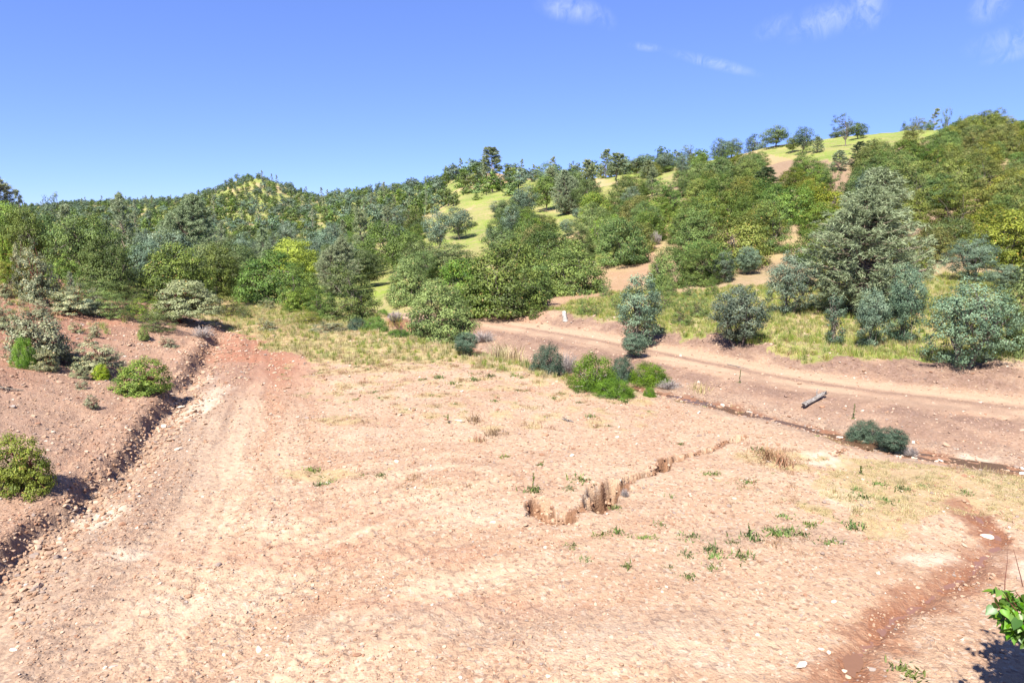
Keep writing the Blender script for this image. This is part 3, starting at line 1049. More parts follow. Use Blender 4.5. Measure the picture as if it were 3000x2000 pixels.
def pine(seed, h, w, leaders=1, tufts=700, needles=26, nl=.22, dens_low=.12, col_gap=.0, droop=.25, shape=1.0, trunk_r=.16, nwid=.012, crown0=.08, open_=0.0, lean=0.0):
    """grey pine: one or more leaders, upswept branches that end in tufts of long drooping needles"""
    rng = np.random.RandomState(seed)
    mb, tb = MB(), MB()
    tips = []
    for l in range(leaders):
        a = rng.rand() * 6.28
        off = 0 if leaders == 1 else w * .12
        lx = (l - (leaders - 1) / 2) * off * 2
        hh = h * (1 if l == 0 else rng.uniform(.86, .99))
        fork = h * .12
        pts = [(0, 0, -.2), (lx * .2, 0, fork)]
        n = 10
        for i in range(1, n + 1):
            t = i / n
            pts.append((lx * (.2 + .8 * min(1, t * 1.5)) + rng.normal() * .02 * h + lean * t * h, rng.normal() * .02 * h, fork + (hh - fork) * t))
        pts = np.array(pts)
        tube(tb, pts, np.linspace(trunk_r, .02, len(pts)), 7)
        nb = int(tufts / leaders / 7)
        for b in range(nb):
            t = crown0 + (1 - crown0) * (b + rng.rand()) / nb
            if open_ and rng.rand() < open_ * (1 - t):
                continue
            zz = t * hh
            base = np.array([np.interp(zz, pts[:, 2], pts[:, k]) for k in range(3)])
            env = (w / 2 if leaders == 1 else w * .42) * ((1 - t) ** (.62 * shape) if leaders == 1 else (1 - t ** 2.5)) * (.72 + .28 * min(1, t / .25)) + .035 * w
            L = env * rng.uniform(.62, 1.08)
            az = b * 2.4 + rng.rand() * .8
            end = base + np.array([math.cos(az) * L, math.sin(az) * L, L * rng.uniform(.05, .5)])
            p = curve_pts(rng, base, end, 5, .1, .10)
            tube(tb, p, np.linspace(.022 + .012 * L, .008, 5), 4)
            k = 7
            for j in range(k):
                s = 1 - (j / k) ** 1.3 * .68
                q = base + (end - base) * s + rng.normal(size=3) * L * .12 * (1.15 - s)
                q[2] -= .08 * L * 4 * s * (1 - s)
                tips.append(np.append(q, az))
        for j in range(10):
            q = pts[-1] + np.array([rng.normal() * .06 * w * .5, rng.normal() * .06 * w * .5, -rng.rand() * h * .06])
            tips.append(np.append(q, rng.rand() * 6.28))
    T = np.array(tips)
    T = T[T[:, 2] > .15]
    m = len(T) * needles
    idx = np.repeat(np.arange(len(T)), needles)
    c = T[idx, :3] + rng.normal(size=(m, 3)) * nl * .25
    out = np.stack([np.cos(T[idx, 3]), np.sin(T[idx, 3]), np.full(m, .55)], 1)
    d = unit(out * .8 + rng.normal(size=(m, 3)) * .75 + np.array([0, 0, .15]))
    Ln = nl * rng.uniform(.6, 1.15, m)[:, None]
    e = c + d * Ln
    e[:, 2] -= droop * Ln[:, 0]
    side = unit(np.cross(d, rng.normal(size=(m, 3)))) * nwid
    v = np.stack([c - side, c + side, e], 1).reshape(-1, 3)
    f = np.arange(m * 3).reshape(m, 3)
    ct = rng.uniform(-.2, .2, len(T))
    mb.add(v, f, 0, np.clip(rng.beta(2, 2, m) * .8 + ct[idx] + .05, 0, .85))
    # pale upright candles at the tips
    sel = T[rng.rand(len(T)) < .18]
    for q in sel:
        if q[2] < h * .35 and rng.rand() < .6:
            continue
        a = q[:3]
        L = nl * rng.uniform(.8, 1.4)
        vv = np.array([a + (-nwid * 1.4, 0, 0), a + (nwid * 1.4, 0, 0), a + (rng.normal() * .03, rng.normal() * .03, L)])
        mb.add(vv, np.array([[0, 1, 2]]), 0, np.array([.97]))
    return mb, tb


def dead_brush(seed, h, w, n=120, r=.006):
    rng = np.random.RandomState(seed)
    tb = MB()
    for i in range(n):
        a = rng.rand() * 6.28
        e = rng.uniform(.3, 1.0)
        end = np.array([math.cos(a) * w / 2 * e, math.sin(a) * w / 2 * e, h * rng.uniform(.3, 1) * (1.15 - .5 * e)])
        st = end * rng.uniform(0, .45) * np.array([1, 1, .8])
        p = curve_pts(rng, st, end, 5, .25)
        tube(tb, p, np.linspace(r * 1.6, r * .6, 5), 3, 0, rng.rand())
    return tb


# ------------------------------------------------------------------ plant materials
def leaf_mat(name, ca, cb, ctip=None, rough=.55, trans=.12, hue=.018, val=.27, spec=.2):
    s = NT(name)
    t = s.attr('tint').outputs['Fac']
    oi = s.N.new('ShaderNodeObjectInfo')
    ca = tuple(x * .66 for x in ca)
    c = s.mix(s.rng(t, .12, .72), ca, cb)
    if ctip:
        c = s.mix(s.rng(t, .86, .9), c, ctip)
    hs = s.N.new('ShaderNodeHueSaturation')
    s.L.new(c, hs.inputs['Color'])
    s.L.new(s.rng(oi.outputs['Random'], 0, 1, .5 - hue, .5 + hue), hs.inputs['Hue'])
    r2 = s.math('FRACT', s.math('MULTIPLY', oi.outputs['Random'], 7.31))
    s.L.new(s.rng(r2, 0, 1, 1 - val, 1 + val), hs.inputs['Value'])
    r3 = s.math('FRACT', s.math('MULTIPLY', oi.outputs['Random'], 23.7))
    s.L.new(s.rng(r3, 0, 1, .85, 1.1), hs.inputs['Saturation'])
    b = s.pbr(hs.outputs[0], rough, None, spec)
    tr = s.N.new('ShaderNodeBsdfTranslucent')
    mul = s.mix(1.0, hs.outputs[0], (1.25, 1.3, .75), 'MULTIPLY')
    s.L.new(mul, tr.inputs['Color'])
    mx = s.N.new('ShaderNodeMixShader')
    mx.inputs[0].default_value = trans
    s.L.new(b.outputs[0], mx.inputs[1])
    s.L.new(tr.outputs[0], mx.inputs[2])
    return s.done(mx)


def bark_mat(name, ca, cb, scale=14):
    s = NT(name)
    p = s.obj_co()
    mp = s.N.new('ShaderNodeMapping')
    mp.inputs['Scale'].default_value = (1, 1, .25)
    s.L.new(p, mp.inputs[0])
    n = s.noise(mp.outputs[0], scale, 5, .65)
    c = s.mix(s.rng(n, .35, .65), ca, cb)
    return s.done(s.pbr(c, .9, s.bump(n, .8, .02), .15))


MT = {}
MT['blue'] = leaf_mat('blue_oak_leaves', (0.057, 0.101, 0.064), (0.152, 0.210, 0.133), (0.174, 0.188, 0.087), val=.26)
MT['green'] = leaf_mat('green_oak_leaves', (0.048, 0.093, 0.018), (0.155, 0.223, 0.046), (0.242, 0.194, 0.057))
MT['dark'] = leaf_mat('live_oak_leaves', (0.039, 0.073, 0.017), (0.128, 0.175, 0.042), (0.194, 0.176, 0.049))
MT['olive'] = leaf_mat('hillside_brush_leaves', (0.065, 0.091, 0.017), (0.193, 0.212, 0.038), (0.263, 0.170, 0.046), hue=.02, val=.26)
MT['yellow'] = leaf_mat('fresh_yellow_green_leaves', (0.151, 0.207, 0.024), (0.318, 0.365, 0.055), None, trans=.35)
MT['pine'] = leaf_mat('grey_pine_needles', (0.187, 0.240, 0.129), (0.312, 0.361, 0.215), (0.417, 0.389, 0.208), rough=.65, val=.10, spec=.12)
MT['pineg'] = leaf_mat('green_pine_needles', (0.052, 0.091, 0.039), (0.124, 0.167, 0.072), (0.260, 0.243, 0.121), rough=.5)
MT['manz'] = leaf_mat('manzanita_leaves', (0.105, 0.130, 0.055), (0.277, 0.290, 0.151), (0.370, 0.244, 0.084), trans=.1, spec=.35, rough=.5)
MT['lime'] = leaf_mat('toyon_leaves', (0.083, 0.142, 0.017), (0.233, 0.299, 0.041), (0.382, 0.316, 0.066), trans=.25)
MT['willow'] = leaf_mat('willow_leaves', (0.044, 0.123, 0.008), (0.144, 0.267, 0.025), None, trans=.3)
MT['teal'] = leaf_mat('cool_green_leaves', (0.033, 0.074, 0.041), (0.082, 0.132, 0.078), None)
MT['weed'] = leaf_mat('weed_leaves', (0.055, 0.094, 0.022), (0.144, 0.188, 0.050), (0.231, 0.188, 0.072), trans=.25)
MT['straw'] = leaf_mat('dry_grass_blades', (0.336, 0.269, 0.126), (0.487, 0.412, 0.227), None, trans=.3)
MT['rust'] = leaf_mat('rusty_weed_stems', (0.188, 0.094, 0.050), (0.318, 0.195, 0.108), None, trans=.2)
MT['grass'] = leaf_mat('green_grass_blades', (.125, .205, .030), (.285, .345, .070), (.40, .33, .14), trans=.3)
MT['red'] = leaf_mat('redbud_leaves', (0.065, 0.159, 0.014), (0.123, 0.260, 0.029), None, trans=.4, rough=.4, spec=.4)
MT['bark'] = bark_mat('grey_oak_bark', (.20, .17, .14), (.085, .07, .055))
MT['pbark'] = bark_mat('pine_bark', (.30, .23, .185), (.13, .095, .08), 10)
MT['mbark'] = bark_mat('manzanita_bark', (.16, .055, .035), (.08, .035, .03))
MT['twig'] = bark_mat('bleached_twigs', (.40, .36, .34), (.20, .165, .15), 30)
MT['wood'] = bark_mat('weathered_wood', (.27, .25, .235), (.085, .07, .06), 22)

PROTO = {}


def proto(name, pair, leafm, barkm, h, w, cat, trunk_name='trunk', crown_name='crown', joined=False):
    mb, tb = pair
    V = np.concatenate(mb.v)
    h = float(np.percentile(V[:, 2], 99.3))
    w = float(np.mean([np.percentile(V[:, k], 98.5) - np.percentile(V[:, k], 1.5) for k in (0, 1)]))
    if joined:
        j = MB()
        j.v, j.f, j.mi, j.ti, j.n = list(mb.v), list(mb.f), list(mb.mi), list(mb.ti), mb.n
        for v, f, mi, ti in zip(tb.v, tb.f, tb.mi, tb.ti):
            pass
        off = mb.n
        for v in tb.v:
            j.v.append(v)
        for f, mi, ti in zip(tb.f, tb.mi, tb.ti):
            j.f.append(f + off)
            j.mi.append(mi + 1)
            j.ti.append(ti)
        PROTO[name] = dict(join=j.mesh(name, [MT[leafm], MT[barkm]]), h=h, w=w, cat=cat)
        return
    PROTO[name] = dict(crown=mb.mesh(name + '_' + crown_name, [MT[leafm]]), trunk=tb.mesh(name + '_' + trunk_name, [MT[barkm]], True), h=h, w=w, cat=cat, tn=trunk_name, cn=crown_name)


def recolor(new, old, leafm, barkm=None):
    """same shapes with another leaf colour"""
    p = dict(PROTO[old])
    if 'join' in p:
        me = p['join'].copy()
        me.materials[0] = MT[leafm]
        p['join'] = me
    else:
        me = p['crown'].copy()
        me.materials[0] = MT[leafm]
        p['crown'] = me
        if barkm:
            t = p['trunk'].copy()
            t.materials[0] = MT[barkm]
            p['trunk'] = t
    PROTO[new] = p


# near, finely leaved kinds (25-50 m)
proto('blueA', tree_broad(1, 4.2, 3.4, .45, 150, .31, 105, .044, .075, 40, fill=.35, stems=2, lamp=.5, flat=.85, up=.25), 'blue', 'bark', 4.2, 3.4, 'tree')
proto('blueB', tree_broad(2, 3.8, 2.4, .35, 100, .28, 105, .044, .06, 34, fill=.3, stems=1, lamp=.55, flat=.85, up=.25), 'blue', 'bark', 3.8, 2.4, 'tree')
proto('blueC', tree_broad(3, 3.4, 2.6, .12, 125, .29, 115, .044, .05, 30, dome=False, fill=.3, stems=2, lamp=.35, flat=.85, up=.25), 'blue', 'bark', 3.4, 2.6, 'tree')
proto('sapling', tree_broad(4, 2.9, 1.2, .25, 46, .22, 60, .038, .035, 26, fill=.4, stems=1, lamp=.6), 'blue', 'bark', 2.9, 1.2, 'tree')
# mid-distance kinds (45-120 m)
proto('bushA', tree_broad(11, 4.4, 6.0, .1, 170, .56, 135, .066, .08, 20, dome=True, fill=.2, stems=3, tips=.05, lamp=.3), 'green', 'bark', 4.4, 6.0, 'tree')
proto('bushB', tree_broad(12, 4.0, 5.2, .1, 140, .55, 135, .066, .07, 20, dome=True, fill=.2, stems=3, tips=.08, lamp=.4), 'green', 'bark', 4.0, 5.2, 'tree')
proto('bushC', tree_broad(13, 4.6, 4.6, .1, 125, .52, 130, .064, .07, 20, dome=True, fill=.25, stems=2, tips=.04, lamp=.4), 'green', 'bark', 4.6, 4.6, 'tree')
proto('oakA', tree_broad(14, 6.6, 6.2, .9, 135, .70, 120, .080, .16, 30, fill=.3, lamp=.4, tips=.03), 'dark', 'bark', 6.6, 6.2, 'tree')
proto('oakB', tree_broad(15, 6.0, 5.0, .7, 105, .64, 120, .080, .14, 26, fill=.3, lamp=.5, tips=.03), 'dark', 'bark', 6.0, 5.0, 'tree')
proto('boakA', tree_broad(16, 7.0, 6.0, 1.2, 90, .80, 80, .11, .15, 30, fill=.25, lamp=.5, flat=.75), 'blue', 'bark', 7.0, 6.0, 'tree')
proto('boakB', tree_broad(17, 7.4, 4.8, 1.4, 66, .72, 76, .11, .14, 26, fill=.3, lamp=.6, flat=.75), 'blue', 'bark', 7.4, 4.8, 'tree')
proto('boakC', tree_broad(18, 8.5, 5.6, 2.8, 52, .68, 66, .11, .16, 30, fill=.3, lamp=.7, flat=.65, lean=.06), 'blue', 'bark', 8.5, 5.6, 'tree')
proto('pineA', pine(21, 8.2, 6.0, 2, 3000, 20, .27, nwid=.018, crown0=.02, shape=.72), 'pine', 'pbark', 8.2, 5.6, 'pine tree')
proto('pineB', pine(22, 9.0, 4.2, 1, 640, 20, .32, nwid=.024, crown0=.12, open_=.2, trunk_r=.14), 'pine', 'pbark', 9.0, 4.2, 'pine tree')
proto('pineC', pine(23, 6.5, 3.4, 1, 520, 20, .30, nwid=.026, shape=.85, crown0=.04, trunk_r=.10), 'pine', 'pbark', 6.5, 3.0, 'pine tree')
proto('pineD', pine(24, 11.0, 3.6, 1, 560, 22, .36, nwid=.036, crown0=.36, open_=.25, shape=.5, trunk_r=.17, lean=-.05), 'pine', 'pbark', 11.0, 3.6, 'pine tree')
proto('pineE', pine(25, 9.0, 2.6, 1, 220, 18, .28, nwid=.02, crown0=.25, open_=.5, trunk_r=.10), 'pine', 'pbark', 9.0, 2.6, 'pine tree')
# shrubs near the camera (15-40 m)
proto('manzA', tree_broad(31, 1.5, 1.9, .15, 110, .20, 120, .030, .025, 26, dome=True, fill=.25, stems=5, tips=.06, lamp=.35, aspect=.6, up=.8), 'manz', 'mbark', 1.5, 1.9, 'shrub', 'stems', 'foliage')
proto('manzB', tree_broad(32, 1.6, 1.8, .2, 90, .19, 110, .030, .022, 26, dome=True, fill=.3, stems=5, tips=.10, lamp=.5, aspect=.6, up=.8), 'manz', 'mbark', 1.6, 1.8, 'shrub', 'stems', 'foliage')
proto('manzT', tree_broad(33, 2.7, 3.3, .65, 190, .27, 125, .038, .07, 36, dome=True, fill=.15, stems=3, tips=.02, lamp=.25, aspect=.6, flat=.5, up=.9), 'manz', 'mbark', 2.7, 3.3, 'shrub', 'stems', 'foliage')
proto('limeA', tree_broad(34, 1.35, 1.9, .12, 120, .18, 100, .030, .02, 24, dome=True, fill=.3, stems=4, tips=.10, lamp=.3, up=.8), 'lime', 'mbark', 1.35, 1.9, 'shrub', 'stems', 'foliage')
proto('smallA', tree_broad(35, .8, .8, .08, 36, .11, 55, .024, .009, 16, dome=True, fill=.4, stems=4, tips=.1, lamp=.6, up=.7), 'manz', 'mbark', .8, .8, 'shrub', 'stems', 'foliage')
proto('willowA', tree_broad(36, 1.5, 2.2, .05, 140, .19, 120, .034, .014, 16, dome=True, fill=.3, stems=6, lamp=.45, aspect=.3, flat=1.0), 'willow', 'twig', 1.5, 2.2, 'shrub', 'stems', 'foliage')
proto('scrubA', tree_broad(37, 2.6, 3.4, .1, 120, .30, 80, .05, .03, 30, dome=True, fill=.3, stems=5, lamp=.5, tips=.1, aspect=.4), 'olive', 'bark', 2.6, 3.4, 'shrub', 'stems', 'foliage')
# far kinds, wood and leaves in one mesh (past 120 m)
proto('farOakA', tree_broad(41, 7, 6.5, 1.4, 26, 1.1, 26, .34, .2, 7, fill=.2, lamp=.5), 'blue', 'bark', 7, 6.5, 'tree', joined=True)
proto('farOakB', tree_broad(42, 6.5, 5.2, .9, 22, 1.0, 26, .32, .2, 7, fill=.2, lamp=.5), 'dark', 'bark', 6.5, 5.2, 'tree', joined=True)
proto('farBush', tree_broad(43, 3.8, 5.2, .1, 22, .95, 26, .30, .1, 4, dome=True, fill=.15, lamp=.4), 'green', 'bark', 3.8, 5.2, 'tree', joined=True)
proto('farPine', pine(44, 8.5, 4, 1, 110, 9, .6, nwid=.09, crown0=.08), 'pine', 'pbark', 8.5, 4, 'pine tree', joined=True)

recolor('tealC', 'blueC', 'teal')
recolor('creekW', 'willowA', 'teal')
recolor('greenmanz', 'manzB', 'lime')
recolor('scrubG', 'scrubA', 'green')
recolor('scrubD', 'scrubA', 'dark')
recolor('boliveA', 'bushA', 'olive')
recolor('boliveB', 'bushB', 'olive')
recolor('boliveC', 'bushC', 'olive')
recolor('bdarkA', 'bushA', 'dark')
recolor('bdarkC', 'bushC', 'dark')
recolor('byelC', 'oakB', 'yellow')
recolor('oakG', 'oakA', 'green')
recolor('boakG', 'boakA', 'dark')
recolor('pineG', 'pineC', 'pineg')
recolor('farGreen', 'farOakB', 'green')
recolor('farOlive', 'farBush', 'olive')


def copies_of(kind, name, loc, rz, sx, sz, label, cat=None, group=None, parts=True, tilt=(0, 0)):
    """one plant standing on its own Empty; its wood and leaves are its parts"""
    p = PROTO[kind]
    if 'join' in p:
        o = bpy.data.objects.new(name, p['join'])
        link(o)
    else:
        o = bpy.data.objects.new(name, None)
        o.empty_display_size = .3
        link(o)
        for nm in ('trunk', 'crown'):
            c = bpy.data.objects.new(p['tn'] if nm == 'trunk' else p['cn'], p[nm])
            link(c, o)
    o.location = loc
    o.rotation_euler = (tilt[0], tilt[1], rz)
    o.scale = (sx, sx, sz)
    tag(o, label, cat or p['cat'], group)
    return o


PLACED = []      # x, y, radius of everything that stands, so that fill-in keeps clear


def plant(kind, name, u, vb, vt, w, label, Y=None, rz=None, cat=None, group=None, sink=.03):
    """a plant whose foot is seen at (u, vb), or hidden at forward distance Y; top at vt, w wide"""
    a, b = ray(u, vb)
    if Y is None:
        X, Yy, Z = W([u], [vb])
        X, Y, Z = float(X[0]), float(Yy[0]), float(Z[0])
        if Y != Y:
            raise ValueError('no ground at %s %s' % (u, vb))
    else:
        X = float(a) * Y
        Z = float(H(np.array([X]), np.array([Y]), False)[0])
    _, bt = ray(u, vt)
    ztop = CAM_H + float(bt) * Y
    p = PROTO[kind]
    sz = max(.25, (ztop - Z) / p['h'] * 1.0)
    sx = w / FPX * Y / p['w'] * (.86 if kind.startswith('blue') else .98)
    if rz is None:
        rz = (u * 7.13 + vb * 3.1) % 6.28
    o = copies_of(kind, name, (X, Y, Z - sink), rz, sx, sz, label, cat, group)
    PLACED.append((X, Y, w / FPX * Y * .42))
    return o

# ------------------------------------------------------------------ plants that can be told apart
G_LEFT = 'woodland at the back of the left bank'
# the left bank, front to back
plant('limeA', 'manzanita_shrub', 70, 1432, 1272, 168, 'large yellow-green manzanita on the bank beside the ditch at the left edge', cat='shrub')
plant('manzA', 'manzanita_shrub', 118, 1058, 912, 165, 'large pale grey-green manzanita high on the left bank, behind a bright green shrub', cat='shrub')
plant('willowA', 'green_shrub', 76, 1078, 985, 62, 'bright green leafy shrub in front of the large pale manzanita', cat='shrub')
plant('manzB', 'manzanita_shrub', 140, 1085, 1015, 80, 'low grey manzanita just right of the bright green shrub on the left bank', cat='shrub')
plant('manzB', 'manzanita_shrub', 285, 1085, 990, 155, 'spreading grey-green manzanita with yellow tips, midway down the left bank', cat='shrub')
plant('manzB', 'manzanita_shrub', 240, 1108, 1062, 50, 'small silvery manzanita at the foot of the spreading grey-green one', cat='shrub')
plant('limeA', 'manzanita_shrub', 297, 1112, 1065, 52, 'small yellowish manzanita between the silvery one and the bright round one', cat='shrub')
plant('limeA', 'green_shrub', 416, 1150, 1050, 150, 'bright green rounded shrub on the bank close above the ditch', cat='shrub')
plant('smallA', 'manzanita_seedling', 236, 1140, 1110, 38, 'tiny yellow-green manzanita below the silvery one', cat='shrub')
plant('smallA', 'manzanita_seedling', 272, 1194, 1150, 42, 'lone small thin-stemmed manzanita on bare purplish gravel of the bank', cat='shrub')
plant('limeA', 'green_shrub', 421, 993, 958, 36, 'small bright yellow-green shrub on the upper left bank', cat='shrub')
plant('smallA', 'grey_shrub', 498, 1016, 984, 46, 'small half-bare grey shrub near the top end of the ditch', cat='shrub')
plant('manzT', 'manzanita_tree', 545, 946, 822, 172, 'large dome-shaped manzanita with dark trunks at the head of the dirt track', cat='shrub')
plant('manzB', 'manzanita_shrub', 208, 915, 832, 115, 'pale manzanita with orange tips on the skyline of the left bank', cat='shrub')
plant('blueC', 'dark_shrub', 262, 925, 875, 55, 'dark blue-green low shrub tucked against the orange-tipped manzanita', cat='shrub')
plant('manzB', 'manzanita_shrub', 12, 965, 868, 62, 'tall thin pale manzanita at the left edge, upper bank', cat='shrub')
plant('manzB', 'manzanita_shrub', 15, 870, 822, 50, 'small silvery manzanita at the left edge under the olive brush', cat='shrub')
plant('smallA', 'manzanita_seedling', 62, 900, 875, 20, 'small pale seedling beside reddish soil at the top left', cat='shrub')
plant('manzB', 'manzanita_shrub', 122, 925, 872, 55, 'low pale yellow manzanita left of the orange-tipped one', cat='shrub')
plant('smallA', 'manzanita_seedling', 228, 975, 940, 40, 'open spindly manzanita on the upper bank, leftmost of two', cat='shrub')
plant('smallA', 'manzanita_seedling', 278, 988, 940, 38, 'open spindly manzanita on the upper bank, rightmost of two', cat='shrub')
plant('scrubG', 'green_shrub', 325, 928, 845, 118, 'loose mid-green shrub between the orange-tipped manzanita and the dome-shaped one', cat='shrub')
plant('scrubG', 'green_shrub', 420, 940, 865, 90, 'loose dark green shrub left of the dome-shaped manzanita', cat='shrub')
plant('scrubD', 'green_shrub', 460, 965, 905, 100, 'low olive shrub spilling over the bank under the dome-shaped manzanita', cat='shrub')
plant('scrubA', 'green_shrub', 668, 925, 860, 112, 'low yellow-green shrub right of the dome-shaped manzanita', cat='shrub')
plant('scrubD', 'green_shrub', 718, 930, 902, 40, 'dark low shrub at the right foot of the yellow-green one', cat='shrub')

# woodland behind the left bank
L = [
 ('pineB', 'grey_pine', 20, 0, 518, 120, 62, 'grey pine rising highest at the left edge'),
 ('pineE', 'grey_pine', 72, 0, 555, 42, 78, 'slender small pine on the skyline right of the left edge pine'),
 ('boakC', 'tall_tree', 196, 0, 566, 62, 110, 'tall open-crowned tree standing above the brush on the left'),
 ('oakG', 'oak_tree', 25, 0, 592, 130, 50, 'yellow-green oak below the left edge pine'),
 ('oakA', 'oak_tree', 88, 0, 610, 115, 46, 'bright dark-green oak, second from the left edge'),
 ('bushB', 'oak_tree', 160, 0, 628, 120, 52, 'olive rounded oak between the bright green one and the broad dark one'),
 ('oakA', 'oak_tree', 256, 0, 632, 190, 44, 'broad dark green oak, largest of the left woodland'),
 ('bdarkA', 'oak_tree', 320, 0, 700, 150, 42, 'dark spreading oak filling the right shoulder of the broad dark oak'),
 ('bushA', 'oak_tree', 500, 0, 715, 200, 47, 'yellow-green domed oak behind the dome-shaped manzanita'),
 ('oakB', 'oak_tree', 640, 0, 720, 100, 52, 'narrow dark oak standing right of the yellow-green domed oak'),
 ('pineB', 'grey_pine', 372, 0, 566, 75, 80, 'slim grey pine with a bare pale stem above the left woodland'),
 ('pineA', 'grey_pine', 560, 0, 572, 150, 78, 'full tall grey pine standing above the yellow-green domed oak'),
 ('boakA', 'oak_tree', 430, 0, 705, 120, 62, 'grey-green oak between the slim pine and the full pine'),
 ('scrubA', 'brush', 55, 0, 745, 95, 36, 'olive feathery brush at the left edge'),
 ('scrubA', 'brush', 112, 0, 735, 100, 38, 'olive feathery brush beside the left edge brush'),
 ('scrubG', 'brush', 175, 0, 745, 100, 37, 'mid-green brush under the broad dark oak'),
 ('limeA', 'green_shrub', 26, 0, 698, 62, 40, 'bright green shrub high at the left edge'),
 ('manzB', 'manzanita_shrub', 105, 0, 706, 110, 34, 'pinkish-tipped manzanita above the olive brush'),
 ('manzB', 'manzanita_shrub', 60, 0, 695, 60, 36, 'pale flowering manzanita between two green shrubs'),
 ('scrubG', 'brush', 250, 0, 800, 120, 36, 'low mixed brush at the foot of the broad dark oak'),
 ('scrubG', 'brush', 380, 0, 835, 100, 38, 'low green brush left of the manzanita dome'),
 ('pineC', 'young_pine', 203, 0, 795, 26, 34, 'young pine poking up above the orange-tipped manzanita'),
 ('bushA', 'oak_tree', 790, 0, 738, 215, 58, 'big rounded green oak in the middle distance beyond the track'),
 ('byelC', 'cottonwood', 862, 0, 702, 130, 66, 'vivid yellow-green tree rising behind the big rounded oak'),
 ('bdarkC', 'oak_tree', 890, 0, 775, 120, 52, 'dark rounded oak at the right side of the big rounded oak'),
 ('pineA', 'grey_pine', 988, 0, 698, 100, 64, 'blue-grey conical pine left of the creek gap'),
 ('oakA', 'oak_tree', 958, 0, 715, 55, 72, 'small green oak behind the blue-grey conical pine'),
]
for k, nm, u, vb, vt, w, Y, lab in L:
    plant(k, nm, u, 800, vt, w, lab, Y=float(Y), group=None)

